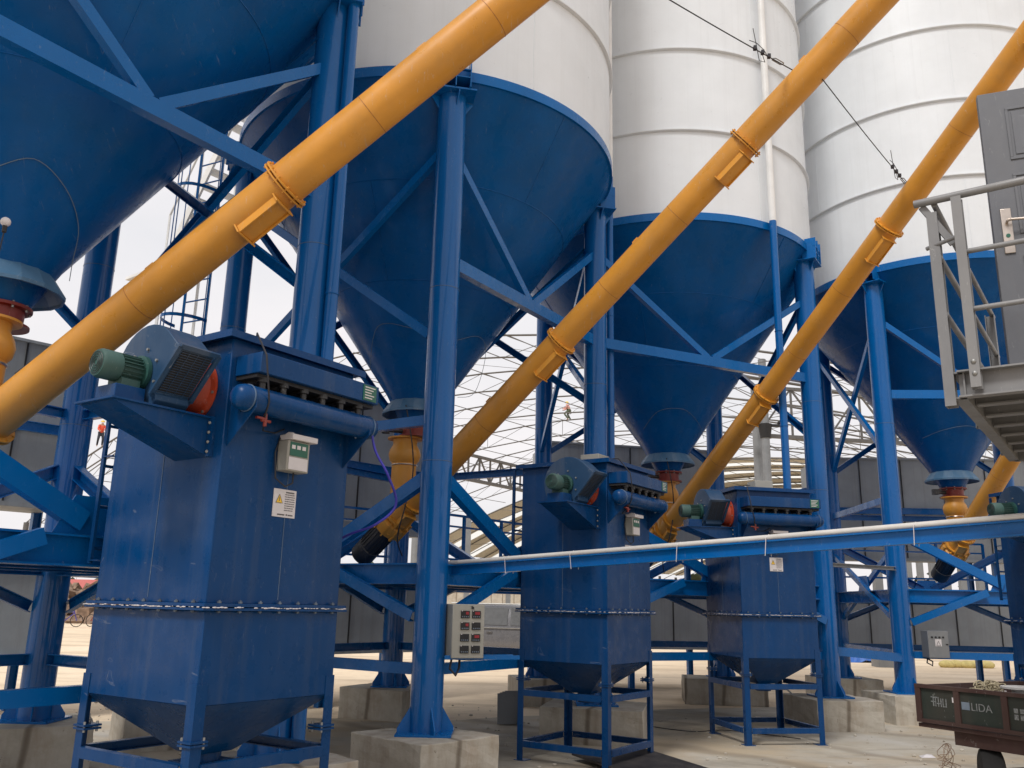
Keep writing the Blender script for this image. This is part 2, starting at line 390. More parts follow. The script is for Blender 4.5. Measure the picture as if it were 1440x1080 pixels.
# ------------------------------------------------------------------ silos
Rs, Zrim, Zcap, Zblk, rcol = 2.62, 7.75, 7.46, 0.45, 0.163
P = dict(c1=(-.774, 9.17), A3=(-1.868, 7.65), L1=(-4.78, 9.47), Lx=(-3.73, 11.15), FR=(1.195, 12.18), BL=(-1.745, 14.1),
         BR=(.628, 16.53), c2=(4.93, 13.99), c3=(6.50, 14.93), Cb=(4.13, 17.45), Db=(6.685, 18.2),
         Af=(-3.9, 4.7), Al=(-6.76, 6.32), Df=(10.05, 14.64), Dr=(10.3, 18.1))
C = dict(A=(-4.30, 6.98), B=(-1.28, 11.63), C=(2.782, 15.33), D=(8.40, 16.54))
def p3(n, z): return V((P[n][0], P[n][1], z))

def CH(nrm, p, q, w_, h, t):
    x = frame(V(q) - V(p))[0]
    return MB().chan(p, q, w_, h, t, side=-1 if x.dot(nrm) > 0 else 1)
def column(n, parent):
    x, y = P[n]
    mb = MB(); mb.cyl((x, y, Zblk + 0.02), (x, y, Zcap - 0.02), rcol, n=36)
    col = mb.build('support_column', 'colblue', parent)
    mb = MB()
    for zz in (3.3, 5.05): mb.ring((x, y, zz + random.uniform(-.3, .3)), rcol, 0.004, n=36, m=5)
    mb.build('weld_seam', 'weld', col, org=parent.location)
    mb = MB(); mb.box((x - .27, y - .27, Zblk + .001), (x + .27, y + .27, Zblk + .022), Matrix.Translation((0, 0, 0)))
    for k in range(4):
        a = k * math.pi / 2 + .4
        d = V((math.cos(a), math.sin(a), 0)); t = V((-d.y, d.x, 0)) * .006; c = V((x, y, 0))
        mb.poly([c + d * (rcol - .01) + V((0, 0, Zblk + .02)) - t, c + d * .29 + V((0, 0, Zblk + .02)) - t, c + d * .29 + V((0, 0, Zblk + .06)) - t, c + d * (rcol - .01) + V((0, 0, Zblk + .27)) - t], t * 2)
    mb.build('base_plate', 'blue', col, org=parent.location, smooth=False)
    mb = MB(); ca = None
    for k in range(4):
        a = k * math.pi / 2 + .4
        d = V((math.cos(a), math.sin(a), 0)); t = V((-d.y, d.x, 0)) * .006; c = V((x, y, 0))
        mb.poly([c + d * (rcol - .01) + V((0, 0, Zcap - .02)) - t, c + d * .25 + V((0, 0, Zcap - .02)) - t, c + d * .25 + V((0, 0, Zcap - .05)) - t, c + d * (rcol - .01) + V((0, 0, Zcap - .2)) - t], t * 2)
    return col, mb

def silo(key, cols, panels, label, extra=None):
    cx, cy = C[key]; cc = V((cx, cy, 0))
    t = thing('cement_silo', (cx, cy, 0), label, 'silo', 'cement silos standing side by side in an arc')
    # shell
    mb = MB(); n = 128
    mb.lathe((cx, cy, Zrim), [(Rs, 0), (Rs, 10.5), (0.3, 11.6)], n=n, caps=True)
    sh = mb.build('shell', 'white', t, ang=50)
    for k in range(1, 8):
        z = Zrim + 1.5 * k - .05; rb = MB()
        rb.lathe((cx, cy, z), [(Rs - .002, -.022), (Rs + .02, -.022), (Rs + .048, -.01), (Rs + .05, .004), (Rs + .02, .016), (Rs - .002, .018)], n=n, close=True)
        rb.build('stiffening_ring', 'white', sh, org=t.location, ang=50)
    mb = MB()
    for k in range(7):
        for j in range(3):
            a = j * 2.09 + (k % 2) * 1.05 + .3 + cx
            d = V((math.cos(a), math.sin(a), 0)) * (Rs + .001)
            mb.bar(cc + d + V((0, 0, Zrim + 1.5 * k + .04)), cc + d + V((0, 0, Zrim + 1.5 * k + 1.38)), .012, .006, up=d)
    mb.build('vertical_seam', 'white', sh, org=t.location)
    # rim band
    mb = MB(); mb.lathe((cx, cy, Zrim - .13), [(Rs - .03, 0), (Rs + .035, 0), (Rs + .035, .128), (Rs + .002, .132), (Rs - .03, .1)], n=n, close=True)
    mb.build('rim_band', 'blue', t, ang=50)
    # cone
    zt, zb, rb_ = Zrim - .128, 4.02, .21
    mb = MB(); mb.lathe((cx, cy, 0), [(Rs + .005, zt), (Rs - .01, zt - .012), (.42, 4.42), (rb_, zb)], n=n, caps=True)
    hp = mb.build('hopper', 'cone', t, ang=50)
    mb = MB()
    for f in (.30, .62):
        z = zt - (zt - 4.42) * f; r = Rs + (.42 - Rs) * f
        mb.ring((cx, cy, z), r + .002, .005, n=96, m=5)
    for j in range(6):
        a = j * 1.047 + .5 + cx
        f0, f1 = (.3, .62) if j % 2 else (0, .3)
        mk = lambda f: cc + V((math.cos(a), math.sin(a), 0)) * (Rs + (.42 - Rs) * f + .002) + V((0, 0, zt - (zt - 4.42) * f))
        mb.tube([mk(f0), mk(f1)], .005, 5)
    mb.build('weld_seam', 'cone', hp, org=t.location)
    mb = MB(); mb.lathe((cx, cy, 0), [(.36, 4.33), (.475, 4.17), (.475, 4.14), (.455, 4.14), (.455, 4.165), (.345, 4.315)], n=16, close=True)
    mb.build('skirt_collar', 'collar', hp, org=t.location, smooth=False)
    # outlet valve
    mb = MB(); mb.lathe((cx, cy, 0), [(.245, 4.02), (.245, 3.995), (.19, 3.99), (.185, 3.87), (.24, 3.865), (.24, 3.845)], n=32)
    vl = mb.build('outlet_valve', 'red', t)
    mb = MB(); mb.cyl((cx - .18, cy - .05, 3.93), (cx - .36, cy - .12, 3.93), .035, n=12); mb.box((cx - .44, cy - .17, 3.88), (cx - .34, cy - .07, 3.98))
    mb.build('valve_actuator', 'black', vl, org=t.location)
    mb = MB()
    for k in range(10):
        a = k * .628; d = V((math.cos(a), math.sin(a), 0)) * .222
        mb.cyl(V((cx, cy, 4.035)) + d, V((cx, cy, 3.975)) + d, .011, n=6)
    mb.build('bolt', 'bolt', vl, org=t.location); vl.children[-1]['kind'] = 'stuff' if False else 'part'; del vl.children[-1]['kind']
    # columns
    for n_ in cols:
        col, gm = column(n_, t)
        x, y = P[n_]; d = V((x - cx, y - cy, 0))
        if d.length > Rs: d = d.normalized() * 2.5
        d.normalize(); tt = V((-d.y, d.x, 0)); b = V((x, y, 0))
        rot = Matrix.Translation((x, y, 0)) @ Matrix.Rotation(math.atan2(d.y, d.x), 4, 'Z')
        gm.box((-.25, -.25, Zcap - .02), (.25, .25, Zcap), rot)
        gm.build('cap_plate', 'blue', col, org=t.location, smooth=False)
        mb = MB(); ro = Rs + .045 - V((x - cx, y - cy, 0)).length
        ro = max(ro, .12)
        for s in (-.17, 0, .17):
            mb.box((ro - .1, s - .006, Zcap), (ro + .13, s + .006, Zrim + .08), rot)
        mb.box((ro - .1, -.17, Zcap + .12), (ro + .12, .17, Zcap + .132), rot)
        mb.box((ro + .08, -.18, Zcap + .22), (ro + .12, .18, Zcap + .232), rot)
        mb.build('bearing_bracket', 'blue', col, org=t.location, smooth=False)
    # panels
    for a, b, typ in panels:
        A, B = V(P[a]).to_3d(), V(P[b]).to_3d(); d = (B - A).normalized(); A = A + d * rcol * .8; B = B - d * rcol * .8
        m = (A + B) / 2; nrm = V((-d.y, d.x, 0))
        if (m - cc).dot(nrm) < 0: nrm = -nrm
        Z = lambda z: V((0, 0, z)); sg = 1
        if typ == 'K':
            CH(nrm, A + Z(5.42), B + Z(5.42), .1, .15, .012).build('strut', 'blue', t, smooth=False)
            for Q in (A, B):
                CH(nrm, Q + Z(6.72), m + (Q - m).normalized() * .05 + Z(5.475), .08, .1, .01).build('brace', 'blue', t, smooth=False)
            mb = MB(); mb.poly([m - d * .26 + Z(5.36) + nrm * .055, m + d * .26 + Z(5.36) + nrm * .055, m + d * .2 + Z(5.62) + nrm * .055, m - d * .2 + Z(5.62) + nrm * .055], nrm * -.008)
        else:
            CH(nrm, A + Z(3.6), B + Z(3.6), .08, .11, .01).build('strut', 'blue', t, smooth=False)
            o1 = nrm * .055
            CH(nrm, A + Z(6.85) + o1, B + Z(4.55) + o1, .07, .1, .01).build('brace', 'blue', t, smooth=False)
            CH(nrm, A + Z(4.55) - o1, B + Z(6.85) - o1, .07, .1, .01).build('brace', 'blue', t, smooth=False)
        if typ == 'XX':
            o1 = nrm * .045
            CH(nrm, A + Z(2.8) + o1, B + Z(1.6) + o1, .07, .09, .01).build('brace', 'blue', t, smooth=False)
            CH(nrm, A + Z(1.6) - o1, B + Z(2.8) - o1, .07, .09, .01).build('brace', 'blue', t, smooth=False)
        else:
            for Q in (A, B):
                CH(nrm, Q + Z(2.98), m + (Q - m).normalized() * .1 + Z(2.18), .1, .14, .012).build('brace', 'blue', t, smooth=False)
                CH(nrm, Q + Z(1.56) + nrm * .115, Q + (m - Q).normalized() * min(1.25, (m - Q).length * .9) + Z(2.06) + nrm * .115, .07, .11, .01).build('brace', 'blue', t, smooth=False)
        gp = MB(); gp.poly([m - d * .3 + Z(2.095), m + d * .3 + Z(2.095), m + d * .17 + Z(2.36), m - d * .17 + Z(2.36)], nrm * .01); gp.build('gusset_plate', 'blue', t, smooth=False)
        MB().ibeam(A + Z(1.985), B + Z(1.985), .13, .21).build('deck_beam', 'blue', t, smooth=False)
        CH(nrm, A + Z(1.05), B + Z(1.05), .08, .11, .01).build('tie_beam', 'blue', t, smooth=False)
    return t

sA = silo('A', ['A3', 'L1', 'Af', 'Al'], [('Af', 'A3', 'K'), ('A3', 'L1', 'X'), ('L1', 'Al', 'X')],
          'cement silo whose blue cone fills the upper left of the photo')
sB = silo('B', ['c1', 'FR', 'BL', 'Lx'], [('c1', 'FR', 'K'), ('Lx', 'c1', 'X'), ('BL', 'FR', 'X'), ('Lx', 'BL', 'X')],
          'second silo from the left, white with whole blue cone behind the big front column')
sC = silo('C', ['c2', 'Cb', 'BR'], [('FR', 'c2', 'K'), ('c2', 'Cb', 'X'), ('BR', 'Cb', 'X'), ('FR', 'BR', 'XX')],
          'third silo from the left, its cone between the middle and right yellow conveyors')
sD = silo('D', ['c3', 'Db', 'Df', 'Dr'], [('c3', 'Df', 'K'), ('Db', 'c3', 'XX'), ('Df', 'Dr', 'X'), ('Db', 'Dr', 'X')],
          'farthest silo at the right, cone partly behind the grey platform')

def deck(key, cols, parent):
    pts = [p3(n, 2.092) for n in cols]; c = V((*C[key], 2.092))
    mb = MB(); mb.poly([c + (p - c) * .93 for p in pts], (0, 0, .012)); mb.build('deck_plate', 'blue', parent, smooth=False)
    mb = MB()
    for i in range(1, 4):
        f = i / 4
        a = pts[0].lerp(pts[3], f); b = pts[1].lerp(pts[2], f); mb.ibeam(a - V((0, 0, .11)), b - V((0, 0, .11)), .08, .16, .01)
    mb.build('deck_joists', 'blue', parent, smooth=False)
# railings on the deck level between silos, behind
def railing(pts, z, h=1.05, name='guard_rail', label='', mat='blue'):
    t = thing(name, V(pts[0]).to_3d() + V((0, 0, z)), label, 'railing')
    full = [V(p).to_3d() for p in pts]
    for hh, w_ in ((h, .04), (h * .82, .03), (h * .3, .035)):
        for a, b in zip(full, full[1:]): MB().bar(a + V((0, 0, z + hh)), b + V((0, 0, z + hh)), w_, w_).build('rail', mat, t, smooth=False)
    for a, b in zip(full, full[1:]):
        k = max(1, round((b - a).length / 1.15))
        for i in range(k + 1):
            q = a.lerp(b, i / k); MB().bar(q + V((0, 0, z)), q + V((0, 0, z + h)), .045, .045, up=(b - a).normalized()).build('post', mat, t, smooth=False)
    return t
railing([(-1.4, 14.4), (.5, 16.7)], 2.1, label='blue railing on the deck seen left of the middle dust collector')
railing([(-4.6, 12.2), (-2.0, 14.6)], 2.1, label='blue railing on the deck just right of the big dust collector')
railing([(4.5, 17.7), (6.5, 18.5)], 2.1, label='blue railing on the deck between the two right columns')
railing([(7.0, 18.6), (10.0, 18.7)], 2.1, label='blue railing on the deck below the farthest silo')

# continuous walkway beams behind (between silos)
def link_beam(a, b, name, label, z=1.985, w_=.13, h=.21):
    o = MB().ibeam(V((a[0], a[1], z)), V((b[0], b[1], z)), w_, h).build(name, 'blue', org=(a[0], a[1], z), smooth=False)
    return tag(o, label, 'beam')
link_beam(P['L1'], (P['Lx'][0] - .1, P['Lx'][1] - .2), 'link_beam', 'blue beam joining the two leftmost silo frames behind the big dust collector')
link_beam((P['BL'][0] + .2, P['BL'][1] + .25), P['BR'], 'link_beam', 'blue beam under the railing left of the middle dust collector')
link_beam((P['Cb'][0] + .2, P['Cb'][1] + .05), P['Db'], 'link_beam', 'blue beam at deck height joining the two right silo frames')
o = MB().ibeam(V((5.05, 14.05, 2.42)), V((6.4, 14.8, 2.42)), .1, .06, .01).build('cross_tie', 'galv', org=(5.05, 14.05, 2.42), smooth=False)
tag(o, 'pale metal bar bridging the two tall columns right of the third dust collector', 'beam')
o = MB().chan(V((5.0, 14.1, 1.12)), V((6.45, 14.85, 1.0)), .08, .13, .01).build('low_tie', 'blue', org=(5.0, 14.1, 1.1), smooth=False)
tag(o, 'light blue low tie between the two tall right columns above their footings', 'beam')
for k_, cl in (('A', ['Af', 'A3', 'L1', 'Al']), ('B', ['c1', 'FR', 'BL', 'Lx']), ('C', ['FR', 'c2', 'Cb', 'BR']), ('D', ['c3', 'Df', 'Dr', 'Db'])):
    deck(k_, cl, {'A': sA, 'B': sB, 'C': sC, 'D': sD}[k_])

# filling pipes
def fill_pipe(x, y, zsplit, label, zb=3.4):
    t = thing('filling_pipe', (x, y, zb), label, 'pipe')
    MB().cyl((x, y, zb), (x, y, zsplit), .057, n=20).build('lower_pipe', 'colblue', t)
    MB().cyl((x, y, zsplit), (x, y, 19), .057, n=20).build('upper_pipe', 'whitep', t)
    mb = MB(); 
    for z in (4.4, 5.9): mb.ring((x, y, z), .06, .006, n=20, m=5)
    mb.build('pipe_clamp', 'blue', t)
fill_pipe(1.44, 12.42, 8.18, 'upright filling pipe, blue then white, beside the column between second and third silo')
fill_pipe(4.12, 12.95, 7.75, 'upright filling pipe, blue then white, in front of the third silo cone', 3.2)
fill_pipe(-1.66, 7.55, 9.3, 'blue upright filling pipe hugging the column left of the second silo', 0.5)

# cage ladder on silo B
def cage_ladder(parent):
    x, y = -4.42, 11.55; z0, z1 = 2.4, 9.5
    d = V((-.45, -.9, 0)).normalized(); s = V((d.y, -d.x, 0))
    c = V((x, y, 0))
    mb = MB()
    for k in (-1, 1): mb.bar(c + s * .22 * k + V((0, 0, z0)), c + s * .22 * k + V((0, 0, z1)), .03, .03)
    z = z0
    while z < z1: mb.cyl(c - s * .22 + V((0, 0, z)), c + s * .22 + V((0, 0, z)), .011, n=6); z += .3
    L = mb.build('ladder', 'blue', parent)
    mb = MB(); z = z0 + 2.0
    while z < z1:
        pts = [c + s * math.cos(a) * .3 + d * (.05 + math.sin(a) * .45) + V((0, 0, z)) for a in [math.pi * i / 12 for i in range(13)]]
        for a, b in zip(pts, pts[1:]): mb.bar(a, b, .008, .045)
        z += .95
    for a in (.15, .8, 1.57, 2.35, 3.0):
        q = c + s * math.cos(a) * .3 + d * (.05 + math.sin(a) * .45); mb.bar(q + V((0, 0, z0 + 2)), q + V((0, 0, z1)), .022, .008)
    mb.build('safety_cage', 'blue', L, org=parent.location, smooth=False)
cage_ladder(sB)

# ------------------------------------------------------------------ footings
def footing(n, ang, sx, sy, label, off=(0, 0), h=Zblk):
    x, y = P[n]; x += off[0]; y += off[1]
    rot = Matrix.Translation((x, y, 0)) @ Matrix.Rotation(R(ang), 4, 'Z')
    mb = MB(); k = 6
    # subdivided box with slight roughness
    import bmesh
    bm = bmesh.new(); bmesh.ops.create_cube(bm, size=1.0)
    bmesh.ops.subdivide_edges(bm, edges=bm.edges, cuts=5, use_grid_fill=True)
    rnd = random.Random(hash(n) % 97 if False else len(n) * 13 + int(abs(x) * 10))
    for v in bm.verts:
        c = v.co; e = .006
        v.co = V((c.x * sx + rnd.uniform(-e, e), c.y * sy + rnd.uniform(-e, e), (c.z + .5) * h + (rnd.uniform(-e, e) if c.z > .4 and max(abs(c.x), abs(c.y)) > .45 else 0)))
        if c.z > .4 and max(abs(c.x), abs(c.y)) < .45: v.co.z = h
    me = bpy.data.meshes.new('concrete_footing'); bm.to_mesh(me); bm.free(); me.materials.append(M['concrete'])
    o = bpy.data.objects.new('concrete_footing', me); COL.objects.link(o)
    o.location = (x, y, 0.02 - .02 * 0); o.rotation_euler = (0, 0, R(ang)); o.location.z = 0.0
    b = o.modifiers.new('bevel', 'BEVEL'); b.width = .008; b.segments = 2; b.limit_method = 'ANGLE'; b.angle_limit = R(40)
    return tag(o, label, 'footing', 'concrete footings under the silo columns')
footing('c1', 46, 1.0, 1.05, 'concrete footing at bottom centre under the big front column')
footing('A3', 40, 1.0, 1.0, 'concrete footing under the column hidden behind the big dust collector')
footing('L1', 27, 1.1, 1.1, 'concrete footing at the far left edge of the photo')
footing('Lx', 30, 1.15, 1.15, 'concrete footing seen between the legs of the big dust collector', (-.25, -.05))
footing('FR', -12, 1.3, 1.15, 'wide concrete footing behind the legs of the middle dust collector')
footing('BL', -25, 1.1, 1.1, 'small concrete footing left of and behind the big front column')
footing('BR', 10, 1.0, 1.0, 'far concrete footing seen left of the middle dust collector legs')
footing('c2', 10, 1.05, 1.1, 'concrete footing right of the third dust collector legs')
footing('c3', 5, 1.0, 1.1, 'concrete footing directly behind the left end of the trailer')
footing('Cb', -8, 1.5, 1.1, 'long concrete footing behind the third dust collector')
footing('Db', 5, 1.1, 1.1, 'far footing between the two tall right columns')
footing('Df', 5, 1.0, 1.0, 'concrete footing behind the trailer, out to the right')

# ------------------------------------------------------------------ screw conveyors
rt = .1625
def screw(P0, az, el, length, label, motor=True, tilt=0):
    az, el = R(az), R(el)
    P0 = V(P0); t = thing('screw_conveyor', P0, label, 'screw conveyor', 'yellow screw conveyors rising from the silos')
    d = V((math.cos(az) * math.cos(el), math.sin(az) * math.cos(el), math.sin(el)))
    side = V((math.sin(az), -math.cos(az), 0)); upv = side.cross(d) if side.cross(d).z > 0 else d.cross(side)
    A = lambda k: P0 + d * k
    secs = [(-.1, .22), (.22, 3.2), (3.2, 6.25), (6.25, 9.3), (9.3, length)]
    for a, b in secs:
        b = min(b, length)
        if a >= length: break
        MB().cyl(A(a), A(b), rt, n=48, caps=True).build('tube_section', 'yellow', t)
    for k in (1.75, 4.05, 5.2, 7.7):
        wr = MB(); wr.ring(A(k), rt - .001, .0035, axis=d, n=48, m=5); wr.build('weld_ring', 'rustline', t)
    for k in (3.2, 6.25, 9.3, .22):
        if k > length: continue
        mb = MB()
        for o in (-.013, .013): mb.lathe(A(k), [(rt - .01, o - .006), (.208, o - .006), (.208, o + .006), (rt - .01, o + .006)], n=40, axis=d, close=True)
        fl = mb.build('joint_flange', 'yellow2', t)
        mb = MB()
        for i in range(12):
            a = i * math.pi / 6 + .2; r_ = (side * math.cos(a) + upv * math.sin(a)) * .19
            mb.cyl(A(k) + r_ - d * .034, A(k) + r_ + d * .034, .009, n=6)
        mb.build('bolt', 'yellow2', fl, org=P0)
        # inspection box below the flange
        bx = MB(); lo, hi = k - .46, k - .1
        m = Matrix((( d.x, side.x, upv.x, A(0).x), (d.y, side.y, upv.y, A(0).y), (d.z, side.z, upv.z, A(0).z), (0, 0, 0, 1)))
        th = R(16)
        rotm = m @ Matrix.Rotation(th, 4, 'X')
        bx.box((lo, -.07, -.196), (hi, .07, -.08), rotm)
        ib = bx.build('inspection_box', 'yellow', t, bevel=.003)
        bx = MB(); bx.box((lo - .012, -.1, -.225), (lo, .1, -.09), rotm); bx.box((hi, -.1, -.225), (hi + .012, .1, -.09), rotm)
        bx.box((lo + .001, -.082, -.215), (hi - .001, -.0705, -.1), rotm); bx.box((lo + .001, .0705, -.215), (hi - .001, .082, -.1), rotm)
        bx.build('cover_plate', 'yellow2', ib, org=P0, bevel=.002)
    for k in (1.9, 4.6, 7.2):
        if k < length:
            mb = MB(); mb.poly([A(k) + upv * .155 - side * .008, A(k + .12) + upv * .155 - side * .008, A(k + .1) + upv * .215 - side * .008, A(k + .02) + upv * .215 - side * .008], side * .016)
            mb.build('lifting_lug', 'yellow2', t, smooth=False)
    # inlet from the silo
    mb = MB(); zt = 3.845 - P0.z
    c = P0.copy()
    mb.lathe(c, [(.235, zt), (.235, zt - .02), (.165, zt - .025), (.16, zt - .09), (.2, zt - .16), (.215, zt - .22), (.2, zt - .3), (.165, zt - .345), (.165, -.02)], n=36)
    mb.build('inlet_spout', 'yellow2', t)
    mb = MB(); mb.ring(c + V((0, 0, zt - .37)), .17, .01, n=32); mb.build('hose_clamp', 'steel', t)
    # lower end: bearing housing, gearbox, motor
    if motor:
        mb = MB(); mb.lathe(A(0), [(.21, -.06), (.21, -.085), (.17, -.09), (.17, -.12), (.225, -.15), (.235, -.23), (.22, -.31), (.16, -.345)], n=28, axis=d)
        gb = mb.build('gearbox', 'yellow2', t)
        mb = MB()
        for i in range(10):
            a = i * math.pi / 5; r_ = (side * math.cos(a) + upv * math.sin(a))
            mb.bar(A(-.1) + r_ * .225, A(-.33) + r_ * .22, .025, .04, up=r_)
        mb.build('cooling_rib', 'yellow2', gb, org=P0, smooth=False)
        mb = MB(); mb.lathe(A(0), [(.145, -.345), (.152, -.36), (.152, -.7), (.163, -.71), (.163, -.89), (.145, -.93), (.05, -.94)], n=32, axis=d)
        mt = mb.build('motor', 'black', t)
        mb = MB()
        for i in range(20):
            a = i * math.pi / 10; r_ = (side * math.cos(a) + upv * math.sin(a))
            mb.bar(A(-.37) + r_ * .156, A(-.69) + r_ * .156, .006, .018, up=r_)
        mb.build('fin', 'black', mt, org=P0, smooth=False)
    return t, A, side, upv, d
s1, A1, sd1, u1, d1 = screw((-4.243, 6.784, 2.853), -15.3, 36.5, 10.5, 'nearest and thickest yellow screw conveyor, crossing the upper left')
s2, A2, sd2, u2, d2 = screw((-1.424, 11.679, 2.849), -37.8, 37.5, 11.0, 'middle yellow screw conveyor starting behind the big front column')
s3, A3_, sd3, u3, d3 = screw((2.751, 15.351, 3.034), -63.8, 35.85, 11.5, 'right yellow screw conveyor starting below the third silo cone')
s4, A4, sd4, u4, d4 = screw((8.377, 16.476, 2.98), -83.2, 38.9, 11.0, 'shortest seen yellow conveyor, passing behind the grey platform')

# guy wires between conveyors with turnbuckles
def wire(a, b, label, ends):
    a, b = V(a), V(b); t = thing('tie_wire', a, label, 'wire')
    L = (b - a).length; d = (b - a) / L; sag = lambda f: V((0, 0, -.02 * math.sin(math.pi * f)))
    MB().tube([a.lerp(b, f / 14) + sag(f / 14) for f in range(15)], .006, 6).build('steel_rope', 'cable', t)
    x, y, _ = frame(d)
    for e in ends:
        mb = MB(); c = a + d * (L * e if e <= 1 else 0)
        for s in (-1, 1): mb.tube([c - d * .11 + x * .004 * s, c - d * .09 + x * .02 * s, c + d * .09 + x * .02 * s, c + d * .11 + x * .004 * s], .006, 6)
        mb.build('turnbuckle', 'galv', t)
        mb = MB()
        for q in (.2, .34, .5): mb.box((-.015, -.02, -.02), (.015, .02, .02), Matrix.Translation(c - d * q))
        mb.tube([c - d * .25, c - d * .3 + y * .04, c - d * .45 + y * .07, c - d * .6 + y * .05], .004, 5)
        mb.tube([c - d * .36, c - d * .3 - V((0, 0, .1)), c - d * .42 - V((0, 0, .12)), c - d * .52 + V((0, 0, .22))], .004, 5)
        mb.build('wire_clip', 'cable', t)
wire(A1(6.0) + u1 * .17, A2(7.12) + u2 * .17, 'thin steel tie wire running down to the middle yellow conveyor', (.9,))
wire(A2(7.12) - u2 * .17 + d2 * .1, A3_(6.8) + u3 * .17, 'thin steel tie wire between the middle and right yellow conveyors', (.95,))

# ------------------------------------------------------------------ dust collectors
CW, CD = 1.08, 1.14
def build_collector():
    t = thing('dust_collector', (0, 0, 0), 'x', 'dust collector', 'blue dust collectors on legs in front of the silos')
    W, D = CW, CD; Zb, Zf, Zt = 1.087, 1.64, 3.29
    def bd(mb, name, mat, par=None, **k): return mb.build(name, mat, par or t, org=(0, 0, 0), **k)
    mb = MB(); mb.box((0, 0, Zf + .02), (W, D, Zt)); bdy = bd(mb, 'upper_body', 'navy', bevel=.006)
    mb = MB()
    for x in (W * .5,): mb.box((x - .002, -.003, Zf + .05), (x + .002, 0.001, Zt - .55))
    for y in (D * .5,): mb.box((-.003, y - .002, Zf + .05), (.001, y + .002, Zt - .62))
    bd(mb, 'panel_seam', 'weld', bdy, smooth=False)
    mb = MB(); mb.box((0, 0, Zb), (W, D, Zf - .02)); bd(mb, 'lower_body', 'navy', bevel=.006)
    # bolted flange with squeezed out sealant
    mb = MB(); e = .045
    for z0, z1 in ((Zf - .02, Zf - .004), (Zf + .002, Zf + .022)):
        x = e if z0 < Zf else e - .006
        mb.box((-x, -x, z0), (W + x, D + x, z1))
    fl = bd(mb, 'bolted_flange', 'navy', bevel=.002)
    mb = MB(); rr = random.Random(3)
    for i in range(46):
        f = i / 46
        for (a, b) in (((-e, -e), (W + e, -e)), ((-e, D + e), (-e, -e))):
            if rr.random() < .78:
                x0 = a[0] + (b[0] - a[0]) * f; y0 = a[1] + (b[1] - a[1]) * f; r_ = rr.uniform(.003, .008)
                mb.sphere((x0, y0, Zf - .001 + rr.uniform(-.003, .002)), r_, 8, 5, (1 if a[1] != b[1] else 2.4, 1 if a[1] == b[1] else 2.4, .6))
    o = bd(mb, 'sealant', 'paper', fl)
    mb = MB()
    for i in range(7):
        f = (i + .5) / 7
        for p in ((f * W, -e * .55), (-e * .55, f * D), (f * W, D + e * .55), (W + e * .55, f * D)):
            mb.cyl((p[0], p[1], Zf - .034), (p[0], p[1], Zf + .042), .006, n=6)
            mb.cyl((p[0], p[1], Zf + .024), (p[0], p[1], Zf + .035), .013, n=6)
            mb.cyl((p[0], p[1], Zf - .031), (p[0], p[1], Zf - .021), .012, n=6)
    bd(mb, 'bolt', 'fbolt', fl)
    # hopper
    mb = MB(); cx, cy, r = W / 2, D / 2, .12
    mb.add([(0, 0, Zb), (W, 0, Zb), (W, D, Zb), (0, D, Zb), (cx - r, cy - r, .74), (cx + r, cy - r, .74), (cx + r, cy + r, .74), (cx - r, cy + r, .74)],
           [(0, 1, 5, 4), (1, 2, 6, 5), (2, 3, 7, 6), (3, 0, 4, 7), (4, 5, 6, 7), (0, 3, 2, 1)])
    hp = bd(mb, 'discharge_hopper', 'navy', smooth=False)
    mb = MB(); mb.cyl((cx, cy, .75), (cx, cy, .64), .1, n=24); mb.box((cx - .16, cy - .14, .66), (cx + .16, cy + .14, .685))
    bd(mb, 'outlet', 'navy', hp)
    mb = MB(); mb.tube([(cx + .1, cy, .67), (cx + .3, cy - .1, .665), (cx + .36, cy - .13, .6)], .012, 8); bd(mb, 'slide_handle', 'galv', hp)
    # legs
    for x, y, sx, sy in ((0, 0, 1, 1), (W, 0, -1, 1), (W, D, -1, -1), (0, D, 1, -1)):
        def L_(z0, z1, ww=.075, off=.006):
            m2 = MB(); x0, y0 = x - sx * off, y - sy * off
            q = [(0, 0), (ww, 0), (ww, .008), (.008, .008), (.008, ww), (0, ww)]
            m2.poly([(x0 + sx * a, y0 + sy * b, z0) for a, b in q], (0, 0, z1 - z0)); return m2
        lg = bd(L_(.024, 1.21), 'leg', 'navy', smooth=False)
        m2 = MB(); m2.box((min(x - sx * .02, x + sx * .1), min(y - sy * .02, y + sy * .1), .87), (max(x - sx * .02, x + sx * .1), max(y - sy * .02, y + sy * .1), .882))
        m2.box((min(x - sx * .02, x + sx * .1), min(y - sy * .02, y + sy * .1), .889), (max(x - sx * .02, x + sx * .1), max(y - sy * .02, y + sy * .1), .901))
        bd(m2, 'joint_plate', 'navy', lg, smooth=False)
        m2 = MB()
        for a, b in ((.08, -.005), (-.005, .08), (.08, .08)): m2.cyl((x + sx * a, y + sy * b, .855), (x + sx * a, y + sy * b, .918), .008, n=6)
        bd(m2, 'bolt', 'bolt', lg)
        m2 = MB(); m2.box((min(x - sx * .03, x + sx * .11), min(y - sy * .03, y + sy * .11), .021), (max(x - sx * .03, x + sx * .11), max(y - sy * .03, y + sy * .11), .032)); bd(m2, 'foot_plate', 'navy', lg, smooth=False)
    for z in (.2, .74):
        for a, b in (((.07, .004), (W - .07, .004)), ((W - .004, .07), (W - .004, D - .07)), ((W - .07, D - .004), (.07, D - .004)), ((.004, D - .07), (.004, .07))):
            bd(MB().chan((a[0], a[1], z), (b[0], b[1], z), .05, .065, .007), 'cross_rail', 'navy', smooth=False)
    # cap
    mb = MB(); mb.box((-.06, -.06, Zt + .001), (W + .06, D + .06, Zt + .035))
